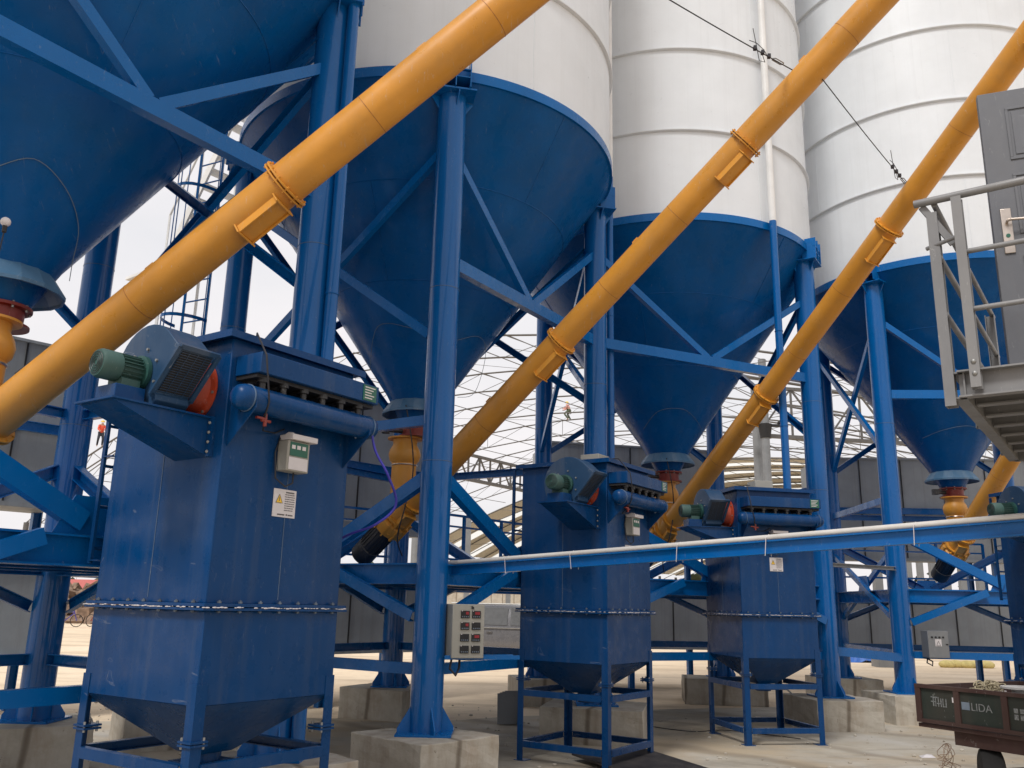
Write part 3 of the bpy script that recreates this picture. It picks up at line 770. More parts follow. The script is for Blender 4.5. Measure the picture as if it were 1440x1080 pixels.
    mb.add([(-.06, -.06, Zt + .035), (W + .06, -.06, Zt + .035), (W + .06, D + .06, Zt + .035), (-.06, D + .06, Zt + .035), (W / 2, D / 2, Zt + .075)], [(0, 1, 4), (1, 2, 4), (2, 3, 4), (3, 0, 4)])
    mb.box((-.062, -.062, Zt - .012), (W + .062, -.056, Zt + .03)); mb.box((-.062, -.056, Zt - .012), (-.056, D + .062, Zt + .03))
    bd(mb, 'roof_cap', 'navy', smooth=False)
    # valve header box on the front (y=0) face, pushed out
    mb = MB(); mb.box((.04, -.24, 3.045), (1.1, -.002, 3.175)); hb = bd(mb, 'valve_cover', 'navy', bevel=.004)
    mb = MB(); mb.box((.05, -.2, 3.02), (1.09, -.004, 3.043)); bd(mb, 'recess_shade', 'dark', hb, smooth=False)  # black slab painting the shade in the hollow under the cover
    mb = MB()
    for i in range(6):
        x = .12 + i * .17; mb.cyl((x, -.17, 2.96), (x, -.17, 3.05), .022, n=12); mb.cyl((x, -.17, 3.0), (x, -.17, 3.03), .036, n=12); mb.cyl((x, -.14, 3.01), (x, 0, 3.01), .018, n=8)
    bd(mb, 'pulse_valve', 'black', hb)
    mb = MB(); mb.box((.94, -.2455, 3.055), (1.07, -.2405, 3.165)); npl = bd(mb, 'nameplate', 'plate', hb, smooth=False)
    mb = MB()
    for i in range(5):
        z = 3.15 - i * .019; mb.box((.955, -.2475, z - .004), (1.055 - (i * 37 % 5) * .009, -.2457, z + .003))
    bd(mb, 'nameplate_text', 'paper', npl, smooth=False)
    # air tank
    mb = MB(); r = .082; cy_, cz = -.16, 2.885
    mb.lathe((0, cy_, cz), [(.02, -.075), (.05, -.068), (.072, -.045), (r, -.01), (r, 1.09), (.072, 1.125), (.05, 1.148), (.02, 1.155)], n=28, axis=V((1, 0, 0)))
    tk = bd(mb, 'air_tank', 'navy')
    mb = MB()
    for x in (.02, 1.08): mb.ring((x, cy_, cz), r + .001, .005, axis=V((1, 0, 0)), n=28, m=5)
    bd(mb, 'weld_ring', 'weld', tk)
    for x in (.03, 1.03):
        mb = MB(); mb.poly([(x, -.001, 2.98), (x, -.001, 2.6), (x, -.24, 2.82), (x, -.24, 2.86), (x, -.1, 2.8)], (.008, 0, 0))
        bd(mb, 'tank_bracket', 'navy', tk, smooth=False)
    mb = MB(); mb.cyl((.16, -.18, 2.81), (.16, -.18, 2.73), .012, n=10); mb.cyl((.13, -.18, 2.765), (.2, -.18, 2.765), .01, n=8); mb.box((.09, -.19, 2.77), (.15, -.17, 2.782))
    bd(mb, 'drain_valve', 'red', tk)
    mb = MB(); mb.tube([(.22, .05, 3.36), (.1, -.1, 3.33), (.05, -.27, 3.15), (.07, -.28, 3.0), (.12, -.25, 2.87), (.14, -.2, 2.79)], .006, 6)
    mb.tube([(.14, -.2, 2.79), (.25, -.06, 2.73), (.38, -.02, 2.74), (.46, -.02, 2.78)], .005, 6)
    bd(mb, 'signal_cable', 'cable', tk)
    # pulse controller
    mb = MB(); mb.box((.43, -.1, 2.5), (.62, -.003, 2.7)); cb = bd(mb, 'controller_box', 'cabinet', bevel=.006)
    mb = MB(); mb.box((.45, -.104, 2.6), (.6, -.1005, 2.69)); bd(mb, 'controller_label', 'plate', cb, smooth=False)
    mb = MB(); mb.box((.445, -.1045, 2.51), (.605, -.1005, 2.59))
    for i in range(3): mb.box((.46 + i * .045, -.1065, 2.645), (.49 + i * .045, -.1045, 2.67))
    bd(mb, 'controller_panel', 'paper', cb, smooth=False)
    mb = MB(); pts = [(.42, -.02 - .11 * math.sin(a) , 2.7 + .06 * (1 - math.cos(a) * .0) * math.sin(a)) for a in [math.pi * i / 10 for i in range(11)]]
    mb.tube([(.45, -.02, 2.72), (.45, -.08, 2.745), (.45, -.12, 2.735)], .012, 8)
    mb.box((.44, -.13, 2.703), (.66, -.003, 2.74)); bd(mb, 'rain_hood', 'paper', cb, bevel=.015)
    mb = MB(); mb.tube([(.54, -.05, 2.5), (.53, -.06, 2.43), (.47, -.06, 2.4), (.41, -.03, 2.45), (.41, -.01, 2.62), (.44, -.01, 2.72)], .006, 6)
    bd(mb, 'controller_cable', 'cable', cb)
    # warning plate
    mb = MB(); mb.box((.43, -.006, 2.21), (.62, -.002, 2.39)); sg = bd(mb, 'warning_plate', 'paper', smooth=False)
    mb = MB(); mb.poly([(.45, -.008, 2.30), (.505, -.008, 2.30), (.4775, -.008, 2.355)], (0, .0015, 0)); bd(mb, 'warning_triangle', 'warn', sg, smooth=False)
    mb = MB(); tri = [(.45, 2.30), (.505, 2.30), (.4775, 2.355)]
    for (a, b), (c_, d_) in zip(tri, tri[1:] + tri[:1]): mb.bar((a, -.0085, b), (c_, -.0085, d_), .002, .0025)
    mb.bar((.4775, -.0085, 2.31), (.4775, -.0085, 2.338), .002, .004)
    rr = random.Random(5)
    for i in range(9):
        z = 2.372 - i * .0145
        x = .525
        if i == 0: mb.box((.53, -.0078, z - .004), (.6, -.006, z + .004)); continue
        while x < .6:
            l = rr.uniform(.006, .02); mb.box((x, -.0078, z - .0025), (min(x + l, .608), -.006, z + .0025)); x += l + .004
    mb.box((.47, -.0078, 2.222), (.53, -.006, 2.23)); mb.box((.56, -.0078, 2.222), (.6, -.006, 2.23)); mb.cyl((.548, -.006, 2.227), (.548, -.0078, 2.227), .006, n=10)
    bd(mb, 'warning_text', 'ink', sg, smooth=False)
    # fan on the x=0 face
    fy, fz, fr = .3, 3.0, .285; u0, u1_ = -.17, -.4
    prof = []
    for i in range(0, 27):
        a = R(-20 + i * 10.4)      # scroll outline in (y,z): grows around
        rad = fr * (.86 + .26 * i / 26); prof.append((fy + rad * math.cos(a), fz + rad * math.sin(a)))
    # outlet throat toward -y, downward 40 deg
    od = V((0, -math.cos(R(42)), -math.sin(R(42)))); on = V((0, -math.sin(R(42)), math.cos(R(42))))
    c0 = V((0, fy, fz))
    prof = []
    for i in range(23):
        a = i / 22
        th = R(132) - a * R(-258) * -1 * 1.0
        prof.append(None)
    prof = []
    for i in range(25):
        th = R(138 - 0) + i / 24 * R(265)          # start at upper tangent of throat, sweep the far side
        rad = fr * (1.12 - .27 * i / 24); prof.append(c0 + V((0, math.cos(-th) * 0, 0)) + (on * math.cos(th - R(138)) * 1.0 - od * math.sin(th - R(138))) * rad)
    thr = c0 + on * fr * 1.12 + od * .2
    thr2 = c0 + on * fr * .02 + od * .2
    outline = prof + [thr2, thr]
    mb = MB(); mb.poly([p + V((u1_, 0, 0)) for p in outline], (u0 - u1_, 0, 0))
    fh = bd(mb, 'fan_housing', 'fanblue', bevel=.005)
    mb = MB()
    q = [thr + on * .02, thr2 - on * .02]
    m_ = [V((u1_ - .02, 0, 0)) + q[0], V((u0 + .02, 0, 0)) + q[0], V((u0 + .02, 0, 0)) + q[1], V((u1_ - .02, 0, 0)) + q[1]]
    for a, b in zip(m_, m_[1:] + m_[:1]): mb.bar(a + od * .004, b + od * .004, .03, .018, up=od)
    bd(mb, 'outlet_flange', 'fanblue', fh, smooth=False)
    mb = MB(); mb.poly([V((u1_ + .012, 0, 0)) + thr - on * .012 + od * .002, V((u0 - .012, 0, 0)) + thr - on * .012 + od * .002, V((u0 - .012, 0, 0)) + thr2 + on * .012 + od * .002, V((u1_ + .012, 0, 0)) + thr2 + on * .012 + od * .002], od * .003)
    bd(mb, 'outlet_shade', 'dark', fh, smooth=False)  # black sheet over the closed outlet paints the shade inside the fan
    mb = MB()
    for i in range(1, 19):
        f = i / 19; p = thr.lerp(thr2, f) + od * .01; mb.bar(p + V((u1_, 0, 0)), p + V((u0, 0, 0)), .0025, .0025)
    for i in range(1, 4):
        f = i / 4; x = u1_ + (u0 - u1_) * f; mb.bar(thr + od * .012 + V((x, 0, 0)), thr2 + od * .012 + V((x, 0, 0)), .002, .002)
    bd(mb, 'outlet_mesh', 'fanblue', fh, smooth=False)
    mb = MB()
    for i in range(7):
        a = i * .9; mb.cyl((u1_ - .012, fy + .15 * math.cos(a), fz + .15 * math.sin(a)), (u1_ + .01, fy + .15 * math.cos(a), fz + .15 * math.sin(a)), .009, n=8)
    bd(mb, 'bolt', 'bolt', fh)
    mb = MB(); mb.lathe((0, fy, fz - .02), [(.2, -.004), (.2, -.02), (.165, -.03), (.15, -.168)], n=32, axis=V((1, 0, 0)))
    ic = bd(mb, 'inlet_collar', 'orange')
    mb = MB()
    for i in range(8):
        a = i * .785 + .2; mb.cyl((-.03, fy + .185 * math.cos(a), fz - .02 + .185 * math.sin(a)), (-.004, fy + .185 * math.cos(a), fz - .02 + .185 * math.sin(a)), .01, n=8)
    bd(mb, 'bolt', 'bolt', ic)
    # motor
    mx_ = V((1, 0, 0)); mb = MB()
    mb.lathe((0, fy, fz), [(.105, u1_ - .004), (.105, u1_ - .03), (.072, u1_ - .035), (.072, u1_ - .17), (.088, u1_ - .175), (.088, u1_ - .275), (.078, u1_ - .295), (.03, u1_ - .297)], n=28, axis=mx_)
    mo = bd(mb, 'fan_motor', 'green')
    mb = MB()
    for i in range(22):
        a = i * math.pi / 11; rv = V((0, math.cos(a), math.sin(a))); c_ = V((0, fy, fz))
        mb.bar(c_ + rv * .08 + V((u1_ - .04, 0, 0)), c_ + rv * .08 + V((u1_ - .17, 0, 0)), .004, .018, up=rv)
    bd(mb, 'cooling_fin', 'green', mo, smooth=False)
    mb = MB()
    for rr_ in (.02, .035, .05, .065): mb.ring((u1_ - .3, fy, fz), rr_, .0022, axis=mx_, n=24, m=4)
    bd(mb, 'fan_grille', 'black', mo)
    mb = MB(); mb.box((u1_ - .17, fy - .07, fz - .115), (u1_ - .05, fy + .07, fz - .07)); bd(mb, 'motor_foot', 'green', mo, smooth=False)
    # pedestal and wedge bracket
    zt_ = 2.785
    mb = MB(); mb.box((u1_ - .22, fy - .1, zt_ + .002), (u1_ - .03, fy + .1, fz - .117)); bd(mb, 'motor_pedestal', 'navy', bevel=.003)
    mb = MB(); y0, y1 = .12, .46
    mb.add([(0, y0, zt_), (0, y1, zt_), (0, y1, zt_ - .25), (0, y0, zt_ - .25), (-.66, y0, zt_), (-.66, y1, zt_), (-.66, y1, zt_ - .02), (-.66, y0, zt_ - .02)],
           [(0, 1, 5, 4), (4, 5, 6, 7), (3, 7, 6, 2), (0, 4, 7, 3), (1, 2, 6, 5), (0, 3, 2, 1)])
    mb.box((-.69, y0 - .02, zt_ - .012), (-.01, y1 + .03, zt_ - .0005))
    br = bd(mb, 'fan_bracket', 'navy', smooth=False)
    mb = MB(); mb.box((-.03, y0 - .035, zt_ - .25), (-.001, y0 - .001, zt_ + .0))
    bd(mb, 'bracket_flange', 'navy', br, smooth=False)
    mb = MB()
    for z in (-.04, -.1, -.16, -.22): mb.sphere((-.031, y0 - .018, zt_ + z), .011, 8, 6)
    bd(mb, 'bolt', 'bolt', br)
    # back ladder on y = D face
    mb = MB(); yl = D + .12
    for x in (.0, .36): mb.bar((x, yl, 1.9), (x, yl, 3.28), .035, .02)
    for i in range(5): mb.cyl((0, yl, 2.0 + i * .28), (.36, yl, 2.0 + i * .28), .011, n=8)
    for z in (1.92, 2.62, 3.2):
        for x in (0, .36): mb.bar((x, D, z), (x, yl, z), .03, .008)
    bd(mb, 'ladder', 'navy')
    # junction box on the roof
    mb = MB(); mb.box((.45, .35, Zt + .076), (.72, .6, Zt + .19)); bd(mb, 'junction_box', 'cabinet', bevel=.005)
    return t
col0 = build_collector()
specs = [(-1.764, 5.297, .973, 'largest and nearest blue dust collector, with a sign on its front, left of centre'),
         (1.091, 9.822, .966, 'middle blue dust collector right of the big front column'),
         (3.093, 11.9, .189, 'third blue dust collector, standing before the tall right columns'),
         (6.83, 10.9, .12, 'dust collector cut off by the right edge of the photo above the trailer')]
for i, (x, y, a, lab) in enumerate(specs):
    o = col0 if i == 0 else copy_tree(col0)
    o.location = (x, y, 0); o.rotation_euler = (0, 0, a); o['label'] = lab

# purple hose from the near collector tank
def loc(spec, p):
    x, y, a, _ = spec; c, s = math.cos(a), math.sin(a)
    return V((x + p[0] * c - p[1] * s, y + p[0] * s + p[1] * c, p[2]))
S0 = specs[0]
def smooth_pts(pts, n=8):
    pts = [V(p) for p in pts]; out = []
    for i in range(len(pts) - 1):
        p0, p1, p2, p3_ = pts[max(i - 1, 0)], pts[i], pts[i + 1], pts[min(i + 2, len(pts) - 1)]
        for k in range(n):
            t = k / n
            out.append(.5 * ((2 * p1) + (p2 - p0) * t + (2 * p0 - 5 * p1 + 4 * p2 - p3_) * t * t + (3 * p1 - p0 - 3 * p2 + p3_) * t ** 3))
    return out + [pts[-1]]
pts = smooth_pts([loc(S0, (1.08, -.2, 2.9)), loc(S0, (1.1, -.24, 2.72)), loc(S0, (1.18, -.3, 2.55)), loc(S0, (1.3, -.28, 2.36)), loc(S0, (1.24, -.15, 2.22)), loc(S0, (1.2, .1, 2.14)), loc(S0, (1.15, .5, 1.95))])
tag(MB().tube(pts, .009, 8).build('air_hose', 'purple', org=pts[0]), 'purple air hose hanging from the tank of the nearest dust collector', 'hose')

# ------------------------------------------------------------------ cable tray beam with white conduit
def tray():
    a, b = V((-2.1, 10.7, 1.95)), V((4.9, 4.9, 2.37))
    t = thing('cable_beam', a, 'long blue beam carrying a white conduit across the right half', 'beam')
    n = 12; pts = [a.lerp(b, i / n) + V((0, 0, -.012 * math.sin(math.pi * i / n))) for i in range(n + 1)]
    mb = MB()
    for p, q in zip(pts, pts[1:]): mb.ibeam(p, q, .085, .108, .012)
    mb.build('steel_beam', 'blue', t, smooth=False)
    MB().tube([p + V((-.015, -.015, .077)) for p in pts], .022, 14).build('conduit', 'pvc', t)
    MB().tube(smooth_pts([p + V((.025, .025, .065 + random.uniform(0, .01))) for p in pts], 3), .011, 6).build('cable', 'cable', t)
    mb = MB(); L = (b - a).length
    k = .8
    while k < L:
        f = k / L; c = a.lerp(b, f) + V((0, 0, -.012 * math.sin(math.pi * f))); d = (b - a).normalized(); s = V((d.y, -d.x, 0)).normalized()
        tl = random.uniform(-.02, .02)
        q = [c + s * .06 + V((0, 0, -.07)), c + s * .062 + V((0, 0, .07)) + d * tl, c + V((0, 0, .103)) + d * tl, c - s * .06 + V((0, 0, .07)), c - s * .06 + V((0, 0, -.07))]
        mb.tube(q, .003, 5); k += random.uniform(.75, 1.15)
    mb.build('cable_tie', 'paper', t)
tray()

# ------------------------------------------------------------------ control cabinets
def cabinet():
    c = V((-.5, 9.02, 1.17)); ang = math.atan2(.3, .95)
    t = thing('control_cabinet', c, 'beige control cabinet with eight small meters beside the big front column', 'cabinet', rz=R(22))
    w_, h, d = .3, .52, .2
    mb = MB(); mb.box((-.04, 0, 0), (w_, d + .1, h)); mb.build('enclosure', 'cabinet', t, org=(0, 0, 0), bevel=.008)
    for r_ in range(4):
        for c_ in range(2):
            x = .045 + c_ * .118; z = h - .135 - r_ * .112
            m = MB(); m.box((x, -.012, z), (x + .092, -.001, z + .072)); mt = m.build('meter', 'dark', t, org=(0, 0, 0), bevel=.003)
            lit = (r_, c_) in ((0, 0), (0, 1), (1, 0), (2, 1))
            m = MB(); m.box((x + (.05 if c_ == 0 else .03), -.0145, z + .035), (x + .08, -.0122, z + .062)); m.build('display', 'redlcd' if lit else 'dark', mt, org=(0, 0, 0), smooth=False)
            m = MB()
            for i in range(4): m.cyl((x + .015 + i * .02, -.0155, z + .014), (x + .015 + i * .02, -.0122, z + .014), .006, n=8)
            m.build('buttons', 'letterb', mt, org=(0, 0, 0))
            m = MB(); m.box((x + .005, -.015, z + .066), (x + .016, -.0122, z + .073)); m.build('indicator', 'paper', mt, org=(0, 0, 0), smooth=False)
    m = MB(); m.cyl((.17, -.012, h - .035), (.17, 0, h - .035), .012, n=12); m.box((.155, -.016, h - .042), (.162, -.004, h - .016)); m.build('lock', 'dark', t, org=(0, 0, 0))
    m = MB(); m.tube([(.0, .1, 0), (-.03, .06, -.1), (.02, .02, -.16), (.08, .1, -.1), (.1, .15, -.02)], .012, 8); m.build('cable', 'cable', t, org=(0, 0, 0))
    # shelf brackets that carry it
    m = MB(); m.angle((-.1, .02, -.012), (w_ + .4, .02, -.012), .04); m.angle((-.1, d, -.012), (w_ + .4, d, -.012), .04); m.build('shelf_frame', 'blue', t, org=(0, 0, 0), smooth=False)
cabinet()
def cabinet2():
    t = thing('switch_box', (6.79, 14.68, 1.02), 'grey switch box with four lamps on the tall column behind the trailer', 'switch box', rz=R(8))
    m = MB(); m.box((0, -.03, 0), (.36, .16, .42)); m.build('enclosure', 'galv', t, org=(0, 0, 0), bevel=.006)
    m = MB()
    for i in range(4): m.cyl((.07 + i * .065, -.045, .32), (.07 + i * .065, -.028, .32), .014, n=12)
    m.build('lamp', 'dark', t, org=(0, 0, 0))
    m = MB(); m.box((.12, -.034, .18), (.23, -.031, .29)); lb = m.build('warning_label', 'paper', t, org=(0, 0, 0), smooth=False)
    m = MB(); tri = [(.14, .19), (.21, .19), (.175, .26)]
    for (a, b), (c_, d_) in zip(tri, tri[1:] + tri[:1]): m.bar((a, -.035, b), (c_, -.035, d_), .003, .005)
    m.build('label_mark', 'ink', lb, org=(0, 0, 0), smooth=False)
    m = MB(); m.box((.31, -.04, .2), (.34, -.03, .22)); m.build('latch', 'dark', t, org=(0, 0, 0), smooth=False)
    m = MB(); m.tube([(.05, .1, 0), (.0, .05, -.08), (.06, .0, -.12), (.1, .05, -.06), (.04, .08, -.02)], .012, 8); m.build('cable', 'cable', t, org=(0, 0, 0))
cabinet2()

# ------------------------------------------------------------------ tower platform with railing, door
def platform():
    c = V((2.6, 4.93, 0)); fz, th = 3.07, .16
    fd = V((.814, -.581, 0)); sdv = V((.581, .814, 0))
    t = thing('steel_platform', (2.6, 4.93, 2.9), 'grey steel platform with pipe railing at the right edge', 'platform')
    Z = lambda z: V((0, 0, z))
    Lf, Ls = 3.0, 2.55
    q = [c, c + fd * Lf, c + fd * Lf + sdv * Ls, c + sdv * Ls]
    for a, b in zip(q, q[1:] + q[:1]): MB().chan(a + Z(fz - th / 2), b + Z(fz - th / 2), .07, th, .01, side=-1).build('edge_channel', 'gpaint', t, smooth=False)
    for i in range(1, 7):
        a = c + sdv * (Ls * i / 7) + fd * .04; MB().ibeam(a + Z(fz - .08), a + fd * (Lf - .08) + Z(fz - .08), .07, .12, .01).build('joist', 'gpaint', t, smooth=False)
    m = MB(); m.poly([p + Z(fz - .012) for p in (c + (fd + sdv) * .03, c + fd * (Lf - .03) + sdv * .03, c + fd * (Lf - .03) + sdv * (Ls - .03), c + sdv * (Ls - .03) + fd * .03)], (0, 0, .008)); m.build('floor_plate', 'gpaint', t, smooth=False)
    # posts
    for k, off in ((.1, 0), (1.3, 0), (2.5, 0)):
        p = c + fd * k - sdv * .045
        po = MB().chan(p + Z(fz - .12), p + Z(fz + 1.06), .055, .075, .006, up=sdv).build('rail_post', 'gpaint', t, smooth=False)
        m = MB()
        for z in (-.04, .03): m.sphere(p + Z(fz + z) - sdv * .035, .016, 10, 6)
        m.build('bolt', 'bolt', po, org=t.location)
    for k in (-.06, ):
        p = c + sdv * .03 - fd * .05
        MB().chan(p + Z(fz - .2), p + Z(fz + 1.02), .06, .08, .006, up=sdv).build('rail_post', 'gpaint', t, smooth=False)
    for k in (1.2, 2.45):
        p = c + sdv * k - fd * .045
        MB().chan(p + Z(fz - .12), p + Z(fz + 1.06), .055, .07, .006, up=fd).build('rail_post', 'gpaint', t, smooth=False)
    a = c - sdv * .02
    MB().tube([a - fd * .14 + Z(fz + 1.09), a + fd * Lf + Z(fz + 1.09)], .024, 16).build('handrail', 'gpaint', t)
    m = MB(); m.cyl(a - fd * .1405 + Z(fz + 1.09), a - fd * .142 + Z(fz + 1.09), .018, n=16); m.build('pipe_end', 'dark', t)
    for h in (.72, .36) : MB().tube([a + fd * .08 + Z(fz + h), a + fd * Lf + Z(fz + h)], .016, 12).build('mid_rail', 'gpaint', t)
    for h in (1.07, .72, .36): MB().tube([c - fd * .03 + Z(fz + h), c - fd * .03 + sdv * Ls + Z(fz + h)], .018, 12).build('side_rail', 'gpaint', t)
    MB().tube([c - fd * .1 + sdv * .02 + Z(fz + .8), c + fd * .12 - sdv * .06 + Z(fz + .82)], .013, 10).build('tie_rod', 'gpaint', t)
    MB().bar(c - fd * .1 + Z(fz + 1.07), c + fd * .05 + sdv * .02 + Z(fz + .8), .02, .04).build('corner_brace', 'gpaint', t, smooth=False)
    # supporting legs out of frame to the right
    for k in (1.6, 2.9):
        for s in (.2, 2.4):
            p = c + fd * k + sdv * s; MB().ibeam(p + Z(.02), p + Z(fz - .16), .15, .15, .012, up=fd).build('platform_leg', 'gpaint', t, smooth=False)
    # diagonal stair stringer beyond the railing
platform()
def door():
    hx = V((3.10, 5.25, 3.075)); d = V((.93, -.37, 0)).normalized(); nrm = V((-d.y, d.x, 0))
    if nrm.y > 0: nrm = -nrm       # toward the camera
    t = thing('steel_door', hx, 'open dark grey panelled door with steel lever on the platform', 'door')
    def B(mb, x0, x1, z0, z1, y0, y1): mb.poly([hx + d * x0 + nrm * y0 + V((0, 0, z0)), hx + d * x1 + nrm * y0 + V((0, 0, z0)), hx + d * x1 + nrm * y0 + V((0, 0, z1)), hx + d * x0 + nrm * y0 + V((0, 0, z1))], nrm * (y1 - y0)); return mb
    lf = B(MB(), 0, .92, 0, 2.03, -.06, 0).build('door_leaf', 'door', t, bevel=.004)
    for z0, z1 in ((.12, .85), (1.0, 1.42), (1.52, 1.9)):
        m = MB()
        for x0, x1 in ((.15, .77),):
            B(m, x0, x1, z0, z0 + .018, 0.0005, .008); B(m, x0, x1, z1 - .018, z1, 0.0005, .008); B(m, x0, x0 + .018, z0 + .018, z1 - .018, 0.0005, .008); B(m, x1 - .018, x1, z0 + .018, z1 - .018, 0.0005, .008)
            B(m, x0 + .035, x1 - .035, z0 + .035, z1 - .035, .0005, .006)
        mo = m.build('door_moulding', 'door', lf, org=t.location, bevel=.002)
        m = MB(); xs = (.15 + .77) / 2; zs = (z0 + z1) / 2
        pt = lambda x, z, y: hx + d * x + nrm * y + V((0, 0, z))
        m.add([pt(.22, z0 + .07, .0062), pt(.70, z0 + .07, .0062), pt(.70, z1 - .07, .0062), pt(.22, z1 - .07, .0062), pt(xs, zs, .016)], [(0, 1, 4), (1, 2, 4), (2, 3, 4), (3, 0, 4)])
        m.build('door_raised_panel', 'door', mo, org=t.location, smooth=False)
    ps = B(MB(), .05, .112, .87, 1.18, .0005, .012).build('lever_plate', 'steel', t, bevel=.004)
    m = MB(); pt = lambda x, z, y: hx + d * x + nrm * y + V((0, 0, z))
    m.tube([pt(.08, 1.08, .01), pt(.08, 1.08, .045), pt(.1, 1.08, .06), pt(.21, 1.075, .06)], .009, 10); m.build('lever', 'steel', ps, org=t.location)
    m = MB(); m.cyl(pt(.08, .99, .012), pt(.08, .99, .016), .013, n=16); m.build('cylinder_lock', 'plate', ps, org=t.location)
door()
# stair stringers seen behind the railing
def stair():
    a, b = V((-5.9, 14.6, 7.3)), V((-4.6, 13.6, 9.6))
    t = thing('access_stair', (-5.2, 14.1, 0), 'pale steel stair seen in the gap between the two left silos', 'stair')
    s_ = V((.61, .79, 0)) * .35
    for k in (-1, 1):
        MB().bar(a + s_ * k, b + s_ * k, .04, .16).build('stringer', 'whitep', t, smooth=False)
        MB().tube([a + s_ * k + V((0, 0, .95)), b + s_ * k + V((0, 0, .95)), b + s_ * k + V((1.0, -.77, .95))], .02, 8).build('handrail', 'whitep', t)
        m = MB()
        for f in (0, .5, 1): m.bar(a.lerp(b, f) + s_ * k, a.lerp(b, f) + s_ * k + V((0, 0, .95)), .03, .03)
        m.build('baluster', 'whitep', t, smooth=False)
        MB().bar(V((a.x, a.y, 0)) + s_ * k, a + s_ * k, .04, .04).build('stair_post', 'whitep', t, smooth=False)
    for i in range(10):
        c_ = a.lerp(b, (i + .5) / 10); MB().bar(c_ - s_, c_ + s_, .22, .03).build('tread', 'whitep', t, smooth=False)
    m = MB(); q = [b - s_, b + s_, b + s_ + V((1.0, -.77, 0)), b - s_ + V((1.0, -.77, 0))]; m.poly(q, (0, 0, .05)); m.build('landing', 'whitep', t, smooth=False)
    m = MB(); q = [a - s_, a + s_, a + s_ - V((1.0, -.77, 0)), a - s_ - V((1.0, -.77, 0))]; m.poly(q, (0, 0, .05)); m.build('landing', 'whitep', t, smooth=False)
stair()
